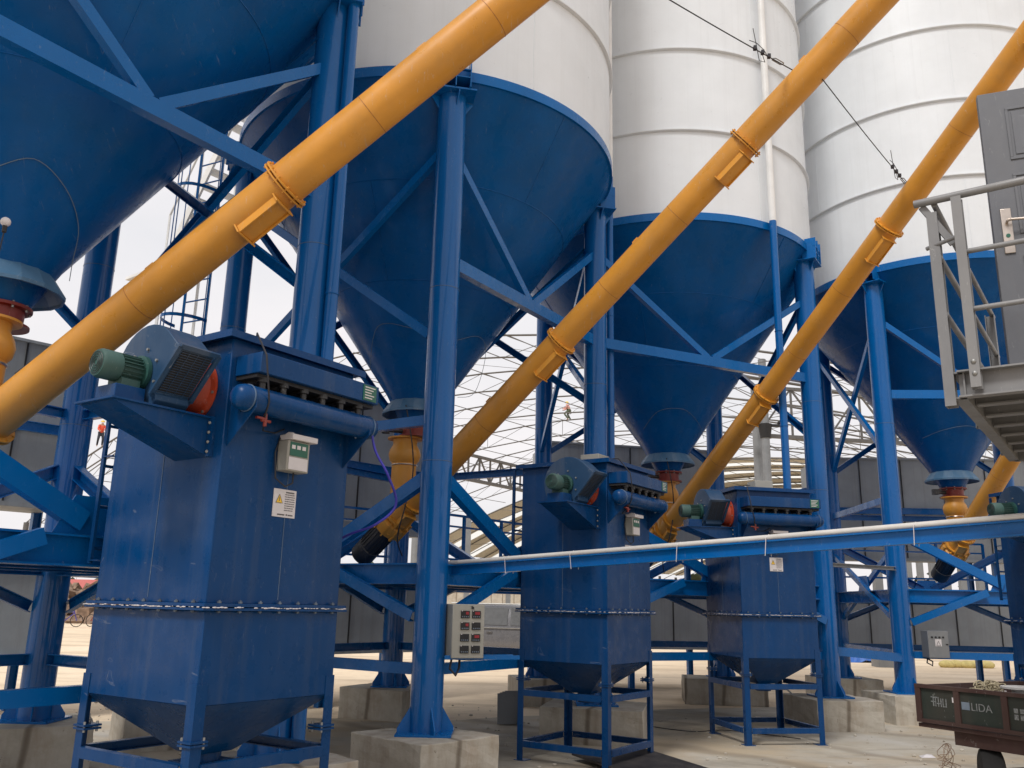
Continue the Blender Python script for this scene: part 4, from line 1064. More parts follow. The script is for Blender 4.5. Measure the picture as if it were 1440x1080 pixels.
# ------------------------------------------------------------------ trailer
def trailer():
    o = V((3.56, 7.99, 0)); u = V((.49, -.872, 0)); v = V((.872, .49, 0)); L, Wd = 2.6, 1.5
    t = thing('farm_trailer', (3.56, 7.99, 0), 'old green and rust red trailer at the lower right corner', 'trailer')
    Z = lambda z: V((0, 0, z))
    def B(x0, x1, y0, y1, z0, z1, mb=None):
        mb = mb or MB(); p = o + u * x0 + v * y0 + Z(z0)
        mb.poly([p, p + u * (x1 - x0), p + u * (x1 - x0) + v * (y1 - y0), p + v * (y1 - y0)], (0, 0, z1 - z0)); return mb
    zb, zt = .70, 1.08
    B(0, L, 0, Wd, zb + .06, zb + .09).build('bed_floor', 'rust', t, smooth=False)
    sp = B(0, L, 0, .025, zb + .1, zt).build('side_panel', 'traildark', t, bevel=.003)
    m = B(0, L, -.02, .03, zt, zt + .03); B(0, L, -.02, .0, zb + .1, zb + .13, m)
    for k in (0, .36, .77, 1.5, 2.3): B(k, k + .05, -.018, -.0005, zb + .13, zt - .0005, m)
    m.build('panel_rib', 'rust', sp, org=t.location, smooth=False)
    B(0, L, Wd - .025, Wd, zb + .1, zt + .02).build('side_panel', 'rust', t, smooth=False)
    B(0, .025, .03, Wd - .03, zb + .1, zt + .02).build('tail_panel', 'rust', t, smooth=False)
    B(L - .025, L, .03, Wd - .03, zb + .1, zt + .02).build('head_panel', 'rust', t, smooth=False)
    m = MB()
    for y in (.04, .4, 1.06, 1.38): B(.3, L, y, y + .08, zb - .05, zb + .058, m)
    for k in (1.3, 2.2): B(k, k + .08, .03, Wd - .03, zb - .13, zb - .052, m)
    m.build('chassis_frame', 'rust', t, smooth=False)
    # steered wheel, axle
    def wheel(cpt, ax):
        m = MB(); r, hw = .31, .09
        m.lathe(cpt, [(.16, -hw * .8), (r - .05, -hw), (r - .012, -hw * .85), (r, -hw * .5), (r, hw * .5), (r - .012, hw * .85), (r - .05, hw), (.16, hw * .8)], n=40, axis=ax)
        w_ = m.build('wheel_tyre', 'rubber', t)
        m = MB(); m.lathe(cpt, [(.165, -hw * .7), (.15, -hw * .95), (.13, -.03), (.05, -.02), (.05, .02), (.13, .03), (.15, hw * .95), (.165, hw * .7)], n=28, axis=ax); m.build('wheel_rim', 'rust', w_, org=t.location)
    axd = (v * .98 + u * .0).normalized()
    ax1 = Matrix.Rotation(R(-52), 3, 'Z') @ v
    c1_ = o + u * .52 + v * .16; c1_.z = .335
    wheel(c1_, ax1); c2_ = o + u * .72 + v * 1.3; c2_.z = .335; wheel(c2_, ax1)
    wheel(o + u * 2.3 + v * .12 + Z(.335), v); wheel(o + u * 2.3 + v * 1.38 + Z(.335), v)
    m = MB(); m.cyl(c1_, c2_, .03, n=12); m.bar(c1_ + Z(.12) - v * 0, c2_ + Z(.12), .07, .06); m.build('axle', 'rust', t)
    m = MB(); m.bar(c1_.lerp(c2_, .3) + Z(.05), o + u * 1.9 + v * .3 + Z(.42), .05, .05); m.build('drawbar', 'rust', t, smooth=False)
    # lettering on the side
    nrm = -v
    def put(vs, fs, x, z, name, mat, sc=1):
        m = MB(); pts = [o + u * (x + p.x * sc) + nrm * (.0035 + p.z * .4) + Z(z + p.y * sc) for p in vs]; m.add(pts, fs); return m.build(name, mat, sp, org=t.location, smooth=False)
    vs, fs = text_mesh('LIDA', .085); put(vs, fs, .50, zb + .24, 'letters', 'letter')
    m = MB()
    for (x0, x1, z0, z1) in ((.42, .49, .24, .30), ):
        B(x0, x1, -.004, -.0005, zb + z0, zb + z1, m)
    m.build('emblem', 'letterb', sp, org=t.location, smooth=False)
    m = MB()
    for (x0, x1, z0, z1) in ((0, .1, .11, .125), (.03, .045, 0, .11), (0, .08, .055, .067), (.065, .078, 0, .11), (.11, .123, 0, .125), (.09, .16, .035, .047), (.15, .163, 0, .11), (.18, .193, 0, .11), (.193, .24, 0, .013), (.227, .24, 0, .11)):
        B(.14 + x0 * .6, .14 + x1 * .6, -.003, -.0005, zb + .24 + z0 * .62, zb + .24 + z1 * .62, m)
    rr = random.Random(2)
    for i in range(10):
        x = .86 + (i % 5) * .05; z = .21 + (i // 5) * .05
        B(x, x + .032, -.003, -.0005, zb + z, zb + z + rr.uniform(.02, .04), m)
    m.build('markings', 'letter', sp, org=t.location, smooth=False)
    m = MB(); B(.338, .35, -.004, -.0005, zb + .285, zb + .325, m); m.build('reflector', 'paper', sp, org=t.location, smooth=False)
    return o, u, v, zt
to, tu, tv, tz = trailer()
# cargo
c = to + tu * .7 + tv * .42; c.z = 1.13
mb = MB(); mb.lathe(c, [(.05, -.34), (.17, -.34), (.17, -.325), (.09, -.32), (.09, -.02), (.17, -.015), (.17, 0), (.03, 0), (.025, -.05)], n=40)
o = mb.build('cable_drum', 'pvc', org=c); tag(o, 'pale round cable drum lying flat in the trailer', 'cable drum')
mb = MB(); rr = random.Random(9); c = to + tu * .4 + tv * .4; c.z = 1.03
for i in range(46):
    a = rr.uniform(0, 6.28); pts = []
    ax = V((rr.uniform(-1, 1), rr.uniform(-1, 1), rr.uniform(-.2, 1))).normalized(); x, y, _ = frame(ax); r_ = rr.uniform(.03, .075)
    cc_ = c + V((rr.uniform(-.08, .08), rr.uniform(-.08, .08), rr.uniform(0, .09)))
    mb.tube([cc_ + (x * math.cos(k * .5) + y * math.sin(k * .5) * .7) * r_ for k in range(13)], .006, 4)
tag(mb.build('twine_bundle', 'twine', org=c), 'straw coloured heap of twine beside the drum in the trailer', 'twine')
mb = MB()
c = to + tu * .2 + tv * .5; c.z = .86
for i, (dx, dy, an) in enumerate(((0, 0, .2), (.06, .03, -.4), (.12, -.02, .1))):
    m_ = Matrix.Translation(c + tu * dx + tv * dy + V((0, 0, .18 + i * .012))) @ Matrix.Rotation(an, 4, 'Z'); mb.box((-.16, -.06, 0), (.16, .06, .008), m_)
mb.box((-.1, -.1, -.02), (.1, .1, .17), Matrix.Translation(c))
tag(mb.build('paper_sacks', 'paper', org=c, smooth=False), 'flat white sacks lying in the trailer left of the twine', 'sack')
# tangled wire hanging from the trailer end
mb = MB(); p = to + tu * .27 - tv * .03; p.z = .66
rr = random.Random(4)
for i in range(9):
    q = [p + V((rr.uniform(-.02, .02), rr.uniform(-.02, .02), -.0))]
    for k in range(1, 9): q.append(p + V((rr.uniform(-.09, .09) * (k / 4 + .3), rr.uniform(-.07, .07) * (k / 4 + .3), -.07 * k + rr.uniform(-.05, .05))))
    mb.tube(smooth_pts(q, 3), .0025, 4)
tag(mb.build('tangled_wire', 'earth', org=p), 'tangle of thin wire hanging below the trailer side', 'wire')

# ------------------------------------------------------------------ steel plate, hoses on ground
c = V((.82, 5.9, .03)); rot = Matrix.Translation(c) @ Matrix.Rotation(R(-38), 4, 'Z')
PLATE = (c, rot)
mb = MB(); mb.box((-.9, -.5, -.004), (.9, .5, .02), Matrix.Translation((1.62, 9.9, .06)) @ Matrix.Rotation(R(-62), 4, 'Z') @ Matrix.Rotation(R(2.0), 4, 'Y'))
tag(mb.build('steel_plate', 'dplate', org=(1.62, 9.9, .06), bevel=.003), 'dirty dark steel plate lying on the ground at bottom centre right', 'steel plate')
def ground_hose(pts, label, r=.006, mat='cable'):
    pp = smooth_pts([V((x, y, .024 + r)) for x, y in pts]); tag(MB().tube(pp, r, 6).build('ground_cable', mat, org=pp[0]), label, 'cable')
ground_hose([(1.9, 13.8), (2.6, 13.1), (3.2, 13.3), (4.0, 12.6)], 'second black cable on the ground, behind the third dust collector legs')

mb = MB()
for i in range(4):
    m_ = Matrix.Translation((.02 + i * .035, 13.4 + i * .03, .03)) @ Matrix.Rotation(R(8), 4, 'Z') @ Matrix.Rotation(R(-9 + i), 4, 'X'); mb.box((-.12, 0, 0), (.12, .02, .42 + i * .01), m_)
tag(mb.build('leaning_sheets', 'galv', org=(.05, 13.4, .03), smooth=False), 'pale sheets leaning upright left of the middle dust collector legs', 'sheets')
mb = MB(); rr = random.Random(21)
for i in range(900):
    y = rr.uniform(5.5, 16); x = rr.uniform(-.62, .66) * y; sz = rr.choice((.006, .009, .013, .02)) * rr.uniform(.7, 1.4)
    mb.sphere((x, y, .024 + sz * .4), sz, 6, 4, (rr.uniform(.8, 1.5), rr.uniform(.8, 1.3), .7))
tag(mb.build('pebbles', 'concrete', org=(0, 0, 0), smooth=False), 'scattered small stones and crumbs on the ground', 'pebbles', kind='stuff')
def litter(x, y, s, mat, name, lab, cat, rz):
    m = MB(); m.add([(x - s, y - s * .6, .026), (x + s, y - s * .5, .028), (x + s * .9, y + s * .6, .05), (x - s * .8, y + s * .7, .03), (x, y, .06)], [(0, 1, 4), (1, 2, 4), (2, 3, 4), (3, 0, 4)])
    tag(m.build(name, mat, org=(x, y, .026), smooth=False), lab, cat)
litter(5.1, 11.3, .09, 'paper', 'paper_scrap', 'crumpled pale scrap on the ground before the right footings', 'scrap', .3)
# loose cables on silos
def loose(pts, label, r=.0035, mat='greycable', name='loose_cable'):
    pp = smooth_pts(pts, 6); tag(MB().tube(pp, r, 5).build(name, mat, org=pp[0]), label, 'cable')
def cone_pt(key, az, z, off=.02):
    zt = Zrim - .14; f = (zt - z) / (zt - 4.42); r = Rs + (.42 - Rs) * f + off
    return V((C[key][0] + math.cos(R(az)) * r, C[key][1] + math.sin(R(az)) * r, z))
loose([cone_pt('A', -75, 4.9), cone_pt('A', -55, 5.02), cone_pt('A', -35, 4.9), cone_pt('A', -12, 4.7), cone_pt('A', 5, 4.45, .08), cone_pt('A', 12, 4.3, .16)], 'grey cable looping over the cone at the upper left')
loose([cone_pt('B', -150, 4.7, .1), cone_pt('B', -120, 5.15), cone_pt('B', -90, 5.1), cone_pt('B', -60, 5.0), cone_pt('B', -30, 5.15), cone_pt('B', -8, 5.0, .1), cone_pt('B', 0, 4.5, .3), cone_pt('B', -10, 4.4, .15)], 'grey cable draped round the cone behind the big front column')
loose([cone_pt('C', -140, 4.7), cone_pt('C', -110, 4.95), cone_pt('C', -80, 4.98), cone_pt('C', -50, 4.8), cone_pt('C', -20, 4.6, .1)], 'grey cable draped round the third silo cone')
loose([cone_pt('D', -150, 4.9), cone_pt('D', -120, 5.0), cone_pt('D', -90, 5.05), cone_pt('D', -60, 4.9), cone_pt('D', -30, 4.5, .1)], 'grey cable draped round the farthest silo cone')
for key, A_, lab in (('B', A2, 'brown cable hanging beside the middle conveyor inlet'), ('C', A3_, 'brown cable hanging beside the right conveyor inlet')):
    p = V((*C[key], 0)); 
    loose([p + V((-.1, -.45, 4.2)), p + V((0, -.4, 3.7)), p + V((.02, -.32, 3.3)), p + V((-.05, -.36, 2.9)), p + V((-.15, -.2, 2.5)), p + V((-.1, 0, 2.28))], lab, .009, 'cable')
# cable clipped along conveyors
loose([A1(k) + u1 * (.17 + .02 * math.sin(k * 3)) + sd1 * .03 for k in (.6, 1.2, 1.8, 2.4, 3.0)], 'black cable strapped along the top of the nearest conveyor', .009, 'cable')
loose([A2(k) + u2 * (.17 + .01 * math.sin(k * 3)) + sd2 * -.02 for k in (.5, 1.1, 1.7, 2.3, 2.7)] , 'black cable strapped along the top of the middle conveyor', .009, 'cable')
# vibrator / work light on silo A cone
c = V((-3.453, 5.5, 4.131))
def bulb():
    t = thing('work_light', c, 'round work light bulb hanging before the upper left cone', 'light')
    MB().sphere(c, .033, 16, 10).build('bulb', 'paper', t)
    MB().cyl(c - V((0, 0, .03)), c - V((0, 0, .075)), .016, .014, n=12).build('socket', 'dark', t)
    MB().tube(smooth_pts([c - V((0, 0, .07)), c + V((-.03, .04, -.3)), c + V((-.15, .3, -.5))]), .005, 5).build('flex', 'cable', t)
bulb()

# ------------------------------------------------------------------ grey clad enclosures behind the silos
def clad(a, b, label, thick=1.6):
    a, b = V(a).to_3d(), V(b).to_3d(); d = (b - a).normalized(); n = V((-d.y, d.x, 0))
    if n.y < 0: n = -n
    t = thing('clad_enclosure', a, label, 'enclosure', 'grey clad enclosures behind the silos'); L = (b - a).length
    for z0, z1, nm in ((2.93, 5.22, 'upper_wall'), (.9, 2.02, 'lower_wall')):
        m = MB(); m.poly([a + V((0, 0, z0)), b + V((0, 0, z0)), b + n * thick + V((0, 0, z0)), a + n * thick + V((0, 0, z0))], (0, 0, z1 - z0))
        w_ = m.build(nm, 'clad', t, smooth=False)
        m = MB(); k = .95
        while k < L:
            q = a + d * k - n * .004; m.bar(q + V((0, 0, z0 + .01)), q + V((0, 0, z1 - .01)), .03, .02, up=d); k += .95
        m.build('panel_joint', 'dark', w_, org=t.location, smooth=False)
        m = MB(); m.bar(a - n * .02 + V((0, 0, z1 + .02)), b - n * .02 + V((0, 0, z1 + .02)), .06, .04); m.bar(a - n * .02 + V((0, 0, z0 - .03)), b - n * .02 + V((0, 0, z0 - .03)), .09, .06)
        m.build('edge_trim', 'clad', w_, org=t.location, smooth=False)
    MB().ibeam(a - n * .1 + V((0, 0, 4.0)), b - n * .1 + V((0, 0, 4.0)), .08, .14, .01).build('girt', 'blue', t, smooth=False)
    for q in (a, a.lerp(b, .5), b):
        for s in (.12, thick - .12): MB().ibeam(q + n * s + V((0, 0, .0)), q + n * s + V((0, 0, 3.0)), .12, .12, .012, up=d).build('enclosure_post', 'blue', t, smooth=False)
clad((-9.6, 9.4), (-6.35, 12.9), 'grey clad enclosure behind the leftmost silo column')
clad((-4.6, 13.3), (-1.3, 16.9), 'grey clad enclosure behind the second silo, left of the big front column')
clad((.85, 19.25), (4.6, 20.0), 'grey clad enclosure behind the third silo')
clad((7.3, 20.6), (15.0, 20.0), 'longest grey clad enclosure, behind the farthest silo')

# ------------------------------------------------------------------ background sheds
AX, CX = V((.6, .8, 0)), V((.8, -.6, 0))
CW0, CW1, EAVE, APEX = -70.0, 0.0, 7.0, 15.0
def barrel(a, f, dz=0):       # f 0..1 across
    c = CW0 + (CW1 - CW0) * f
    return AX * a + CX * c + V((0, 0, EAVE + (APEX - EAVE) * (1 - (2 * f - 1) ** 2) + dz))
def lattice_roof():
    t = thing('roof_lattice', barrel(30, 0), 'unfinished arched steel roof lattice standing behind the silos', 'roof frame')
    n = 20
    for i, a in enumerate(range(32, 74, 7)):
        m = MB()
        up = [barrel(a, k / n) for k in range(n + 1)]; lo = [barrel(a, k / n, -1.1) for k in range(n + 1)]
        m.tube(up, .05, 4); m.tube(lo, .045, 4)
        for k in range(n): m.tube([up[k], lo[k + 1] if k % 2 else lo[k]], .022, 3); m.tube([lo[k], up[k + 1]], .022, 3)
        m.build('arch', 'truss', t)
    for k in range(0, n + 1):
        m = MB(); m.tube([barrel(a, k / n, .06) for a in range(32, 75, 7)], .028, 4); m.build('purlin', 'truss', t)
    m = MB()
    for a in range(32, 67, 14):
        for k in range(0, n - 1, 2):
            m.tube([barrel(a, k / n), barrel(a + 7, (k + 2) / n)], .014, 3); m.tube([barrel(a + 7, k / n), barrel(a, (k + 2) / n)], .014, 3)
    m.build('tie_rods', 'truss', t)
    for a in range(32, 74, 7):
        for f in (0, 1):
            p = barrel(a, f); MB().cyl((p.x, p.y, 0), (p.x, p.y, p.z), .2, n=10).build('roof_column', 'truss', t)
lattice_roof()
def outer_truss():
    a0 = 30.15
    def q(c, dz):
        f = (c - CW0) / (CW1 - CW0); return barrel(a0, f, dz)
    t = thing('roof_truss', (q(-64, 0).x, q(-64, 0).y, 0), 'short roof truss under the orange jacketed worker at far left', 'truss')
    cs = [-64 + i * 1.2 for i in range(16)]
    m = MB(); m.tube([q(c, -.45) for c in cs], .06, 6); m.tube([q(c, -1.35) for c in cs], .05, 6); m.build('chords', 'truss', t)
    m = MB()
    for i in range(15): m.tube([q(cs[i], -.45), q(cs[i + 1], -1.35)] if i % 2 else [q(cs[i], -1.35), q(cs[i + 1], -.45)], .025, 4)
    m.build('lacing', 'truss', t)
    for c in (cs[0], cs[-1]):
        p = q(c, -1.35); MB().cyl((p.x, p.y, 0), p, .12, n=10).build('truss_post', 'truss', t)
outer_truss()
def covered_shed():
    t = thing('covered_shed', barrel(78, 0), 'far shed with curved beige roof and pale strips', 'shed')
    n = 24; m = MB(); m2 = MB()
    for i in range(14):
        for b0, b1, mm in ((0, 3.4, m), (3.4, 5.0, m2)):
            for k in range(n):
                mm.add([barrel(76 + i * 5 + b0, k / n, .4), barrel(76 + i * 5 + b1, k / n, .4), barrel(76 + i * 5 + b1, (k + 1) / n, .4), barrel(76 + i * 5 + b0, (k + 1) / n, .4)], [(0, 1, 2, 3)])
    m.build('roof_panels', 'panel', t, smooth=False); m2.build('light_strips', 'translucent', t, smooth=False)
    for a in range(76, 150, 6):
        m = MB(); up = [barrel(a, k / n, .3) for k in range(n + 1)]; lo = [barrel(a, k / n, -.8) for k in range(n + 1)]
        m.tube(up, .06, 4); m.tube(lo, .05, 4)
        for k in range(n): m.tube([up[k], lo[k + 1]], .025, 3)
        m.build('arch', 'truss', t)
    for a in range(76, 150, 6):
        for f in (0, 1):
            p = barrel(a, f); MB().cyl((p.x, p.y, 0), (p.x, p.y, p.z), .22, n=10).build('shed_column', 'truss', t)
covered_shed()
def girder(a, b, h, label, cols=True):
    a, b = V(a), V(b); t = thing('lattice_girder', (a.x, a.y, 0), label, 'girder'); L = (b - a).length; n = int(L / (h * .7)); Z = V((0, 0, h))
    m = MB(); m.bar(a, b, .18, .16); m.bar(a + Z, b + Z, .16, .14); m.build('chords', 'truss', t, smooth=False)
    m = MB()
    for k in range(n + 1):
        p = a.lerp(b, k / n); m.bar(p, p + Z, .08, .08, up=(b - a).normalized())
        if k < n:
            q = a.lerp(b, (k + 1) / n); m.bar(p + (Z if k % 2 else V((0, 0, 0))), q + (V((0, 0, 0)) if k % 2 else Z), .07, .07)
    m.build('web_members', 'truss', t, smooth=False)
    if cols:
        for p in (a, b): 
            m = MB(); m.cyl((p.x, p.y, 0), (p.x, p.y, p.z + h), .22, n=16)
            c_ = m.build('girder_column', 'galv', t)
girder((-4.40, 42.34, 8.0), (2.25, 51.65, 8.0), 1.3, 'pale lattice girder seen left of the middle dust collector')
girder((10.9, 38, 9.2), (24.0, 40.0, 9.2), 2.2, 'pale lattice girder behind the pipe column right of the third conveyor')
def pipe_column():
    t = thing('pipe_column', (10.95, 37.0, 0), 'tall grey pipe column with side arms behind the right conveyor', 'column')
    MB().cyl((10.95, 37.0, 0), (10.95, 37.0, 12.4), .17, n=20).build('shaft', 'galv', t)
    m = MB(); m.box((10.2, 36.9, 9.4), (11.7, 37.1, 9.5)); m.cyl((10.95, 37, 8.9), (10.95, 37, 9.5), .22, .3, n=16)
    for x in (10.25, 11.65): m.cyl((x, 36.8, 9.6), (x, 37.2, 9.6), .11, n=12)
    m.build('side_arms', 'dark', t)
pipe_column()
for i, (x, y, h) in enumerate(((-2.0, 44, 6.4), (.05, 47, 5.0), (12.4, 30, 5), (19.4, 44, 7))):
    m = MB(); m.box((x - .13, y - .13, 0), (x + .13, y + .13, h)); m.box((x - .3, y - .3, 0), (x + .3, y + .3, .3))
    m.box((x - .22, y - .22, h - .1), (x + .22, y + .22, h))
    tag(m.build('shed_post', 'galv', org=(x, y, 0), smooth=False), ['left of two slim grey posts seen left of the middle dust collector', 'right of two slim grey posts seen left of the middle dust collector', 'grey post standing on the tan ground behind the trailer', 'grey post far right behind the motor of the farthest conveyor'][i], 'post')
# row of posts far right
for i in range(9):
    x = 19.6 + i * .55; y = 34 + i * 2.6
    m = MB(); m.box((x - .14, y - .14, 0), (x + .14, y + .14, 6.5)); m.box((x - .25, y - .25, 6.4), (x + .25, y + .25, 6.6)); m.box((x - .3, y - .3, 0), (x + .3, y + .3, .25))
    tag(m.build('row_post', 'galv', org=(x, y, 0), smooth=False), 'one of the evenly spaced pale posts under the farthest enclosure', 'post', 'row of pale posts at the far right')

# concrete boundary wall with red line
def wall():
    t = thing('boundary_wall', (-10, 58, 0), 'far concrete yard wall with a thin red line along its top', 'wall')
    MB().box((-14, 58, 0), (44, 58.3, 3.0)).build('wall_panel', 'concrete', t, smooth=False)
    m = MB(); m.box((-14, 57.96, 2.45), (44, 57.995, 2.6)); m.build('red_stripe', 'brick', t, smooth=False)
    m = MB()
    for i in range(20): m.box((-14 + i * 3, 57.93, 0), (-13.7 + i * 3, 57.995, 3.05))
    m.build('pilasters', 'concrete', t, smooth=False)
wall()

# ------------------------------------------------------------------ silver van
def car():
    o = V((.25, 29.0, 0)); t = thing('parked_van', o, 'silver grey van parked behind the control cabinet', 'van', rz=R(-12))
    st = [(-2.35, .45, .9, 1.0, .78), (-2.28, .32, 1.0, 1.15, .86), (-2.15, .28, 1.02, 1.6, .88), (-1.9, .26, 1.02, 1.7, .89), (-.9, .24, 1.02, 1.75, .9), (0, .24, 1.0, 1.74, .9), (.75, .24, .99, 1.66, .9), (1.05, .25, .98, 1.5, .89), (1.55, .26, .97, 1.06, .87), (1.95, .28, .88, .96, .84), (2.25, .34, .72, .8, .76), (2.33, .42, .6, .66, .68)]
    vs = []; fs = []; K = 12
    for x, zs, zbelt, zr, w_ in st:
        tw = w_ * (.78 if zr > 1.2 else .9)
        ring = [(-w_ * .92, zs), (-w_, zs + .15), (-w_, (zs + zbelt) / 2), (-w_ * .985, zbelt), (-tw - .02, zr - .06), (-tw * .8, zr), (tw * .8, zr), (tw + .02, zr - .06), (w_ * .985, zbelt), (w_, (zs + zbelt) / 2), (w_, zs + .15), (w_ * .92, zs)]
        vs += [V((x, y, z)) for y, z in ring]
    for i in range(len(st) - 1):
        for j in range(K): fs.append((i * K + j, i * K + (j + 1) % K, (i + 1) * K + (j + 1) % K, (i + 1) * K + j))
    fs += [tuple(range(K)), tuple(range((len(st) - 1) * K, len(st) * K))[::-1]]
    m = MB(); m.add(vs, fs); b = m.build('car_body', 'carpaint', t, org=(0, 0, 0), ang=50)
    sb = b.modifiers.new('sub', 'SUBSURF'); sb.levels = 1; sb.render_levels = 1
    def side_pt(x, z, s):
        # interpolate half width at height z
        for p, q in zip(st, st[1:]):
            if p[0] <= x <= q[0]:
                f = (x - p[0]) / (q[0] - p[0]); zb_ = p[2] + (q[2] - p[2]) * f; zr = p[3] + (q[3] - p[3]) * f; w_ = p[4] + (q[4] - p[4]) * f
                tw = w_ * .78 + .02; k = min(1, max(0, (z - zb_) / max(.05, zr - .06 - zb_)))
                return V((x, s * (w_ * .985 * (1 - k) + tw * k + .004), z))
        return V((x, s * .9, z))
    for s in (-1, 1):
        for wx in ([(-1.95, 1.1), (-1.05, 1.1), (-1.05, 1.6), (-1.9, 1.56)], [(-.95, 1.09), (-.05, 1.08), (-.05, 1.61), (-.95, 1.61)], [(.05, 1.08), (1.15, 1.07), (.72, 1.52), (.05, 1.61)]):
            q = [side_pt(x, z, s) for x, z in wx]; m = MB(); m.poly(q, (0, s * .008, 0)); m.build('side_window', 'glass', t, org=(0, 0, 0), smooth=False)
        m = MB(); m.tube([side_pt(x, 1.66, s) * 1 + V((0, 0, .06)) for x in (-1.9, -1.0, 0, .6)], .02, 6); m.build('roof_rail', 'bolt', t, org=(0, 0, 0))
        m = MB(); m.box((-2.0, s * .9 - .02, .985), (1.2, s * .9 + .02, 1.01)); m.build('belt_trim', 'bolt', t, org=(0, 0, 0), smooth=False)
        m = MB()
        for x in (-.7, .35): m.box((x, s * .92 - .02, .86), (x + .18, s * .92 + .02, .9))
        m.build('door_handle', 'carpaint', t, org=(0, 0, 0), smooth=False)
        for x in (-1.45, 1.42):
            m = MB(); m.lathe((x, s * .8, .33), [(.2, -.1), (.3, -.1), (.33, -.07), (.33, .07), (.3, .1), (.2, .1)], n=28, axis=V((0, 1, 0))); wh = m.build('wheel', 'rubber', t, org=(0, 0, 0))
            m = MB(); m.lathe((x, s * .8, .33), [(.2, -.105), (.04, -.08), (.04, .08), (.2, .105)], n=20, axis=V((0, 1, 0))); m.build('wheel_rim', 'bolt', wh, org=(0, 0, 0))
        m = MB(); m.sphere((1.15, s * 1.0, 1.05), .1, 10, 6, (.6, 1, .8)); m.build('mirror', 'dark', t, org=(0, 0, 0))
        m = MB(); m.sphere((2.12, s * .62, .7), .14, 10, 6, (.9, 1, .6)); m.build('headlight', 'glass', t, org=(0, 0, 0))
        m = MB(); m.sphere((-2.25, s * .74, .98), .12, 10, 6, (.6, .6, 1.4)); m.build('tail_light', 'red', t, org=(0, 0, 0))
    m = MB(); m.add([(1.12, -.66, 1.44), (1.12, .66, 1.44), (1.52, .78, 1.08), (1.52, -.78, 1.08), (1.13, -.66, 1.46), (1.13, .66, 1.46), (1.54, .78, 1.1), (1.54, -.78, 1.1)], [(0, 1, 2, 3), (4, 5, 6, 7), (0, 1, 5, 4), (1, 2, 6, 5), (2, 3, 7, 6), (3, 0, 4, 7)]); m.build('windscreen', 'glass', t, org=(0, 0, 0), smooth=False)
car()

# ------------------------------------------------------------------ far left yard: house, rubble, bicycles
def house():
    t = thing('red_roof_house', (-36, 72, 0), 'distant low house with red roof at the far left', 'house')
    MB().box((-41, 72, 0), (-29, 79, 1.9)).build('wall', 'paper', t, smooth=False)
    m = MB(); m.add([(-41.6, 71.3, 1.9), (-28.4, 71.3, 1.9), (-28.4, 79.7, 1.9), (-41.6, 79.7, 1.9), (-41.6, 75.5, 3.0), (-28.4, 75.5, 3.0)], [(0, 1, 5, 4), (2, 3, 4, 5), (0, 4, 3), (1, 2, 5), (0, 3, 2, 1)]); m.build('roof', 'brick', t, smooth=False)
    for x in (-39, -35.5, -32): MB().box((x, 71.95, .7), (x + 1.2, 71.995, 1.5)).build('window', 'glass', t, smooth=False)
house()
mb = MB(); rr = random.Random(11)
for i in range(420):
    x = rr.gauss(-31, 5); y = rr.gauss(61, 2.5); h = max(.05, 2.6 * math.exp(-((x + 31) / 6) ** 2 - ((y - 61) / 3) ** 2)); s = rr.uniform(.15, .7)
    m_ = Matrix.Translation((x, y, h * rr.uniform(.3, 1))) @ Matrix.Rotation(rr.uniform(0, 6), 4, V((rr.random(), rr.random(), rr.random() + .1)).normalized()); mb.box((-s, -s * .6, -s * .4), (s, s * .6, s * .4), m_)
tag(mb.build('rubble', 'earth', org=(-31, 61, 0), smooth=False), 'brown heap of rubble and scrap at the far left of the yard', 'rubble', kind='stuff')
mb = MB()
for i in range(900):
    a = rr.uniform(0, 1); x = -60 + 150 * a; y = rr.uniform(96, 104); z = rr.uniform(0, 5.0 + 2.0 * math.sin(x * .3) + 1.5 * math.sin(x * .13)); s = rr.uniform(.5, 1.1)
    ax = V((rr.uniform(-1, 1), rr.uniform(-1, 1), rr.uniform(-1, 1))).normalized(); x_, y_, _ = frame(ax); c_ = V((x, y, max(.4, z)))
    mb.add([c_ + x_ * s, c_ + y_ * s * .8, c_ - x_ * s, c_ - y_ * s * .7], [(0, 1, 2, 3)])
tag(mb.build('distant_bushes', 'leaf', org=(0, 100, 0), smooth=False), 'hazy line of distant bushes beyond the yard', 'bushes', kind='stuff')

def bicycle(x, y, rz, label, col='dark', group=None):
    t = thing('bicycle', (x, y, 0), label, 'bicycle', group, rz=rz)
    for wx in (-.52, .52):
        m = MB(); m.ring((wx, 0, .34), .32, .022, axis=V((0, 1, 0)), n=28, m=6); w_ = m.build('wheel', 'rubber', t, org=(0, 0, 0))
        m = MB()
        for k in range(10): a = k * .628; m.tube([(wx, 0, .34), (wx + .31 * math.cos(a), 0, .34 + .31 * math.sin(a))], .003, 3)
        m.build('spokes', 'galv', w_, org=(0, 0, 0))
    m = MB(); 
    for a, b in (((-.52, 0, .34), (-.12, 0, .3)), ((-.12, 0, .3), (.36, 0, .74)), ((-.12, 0, .3), (-.2, 0, .82)), ((-.2, 0, .76), (.34, 0, .8)), ((-.52, 0, .34), (-.2, 0, .76)), ((.52, 0, .34), (.32, 0, .92))): m.tube([a, b], .022, 8)
    m.build('bicycle_frame', col, t, org=(0, 0, 0))
    m = MB(); m.sphere((-.22, 0, .86), .1, 10, 6, (1.3, .8, .4)); m.build('saddle', 'rubber', t, org=(0, 0, 0))
    m = MB(); m.tube([(.26, -.28, .96), (.33, -.1, .97), (.33, .1, .97), (.26, .28, .96)], .016, 8); m.build('handlebar', 'galv', t, org=(0, 0, 0))
    return t
bicycle(-24.2, 50, .2, 'leftmost of the parked bicycles far off by the rubble', 'purple')
bicycle(-22.9, 51, -.3, 'bicycle parked right beside the red and white crates at far left', 'red')
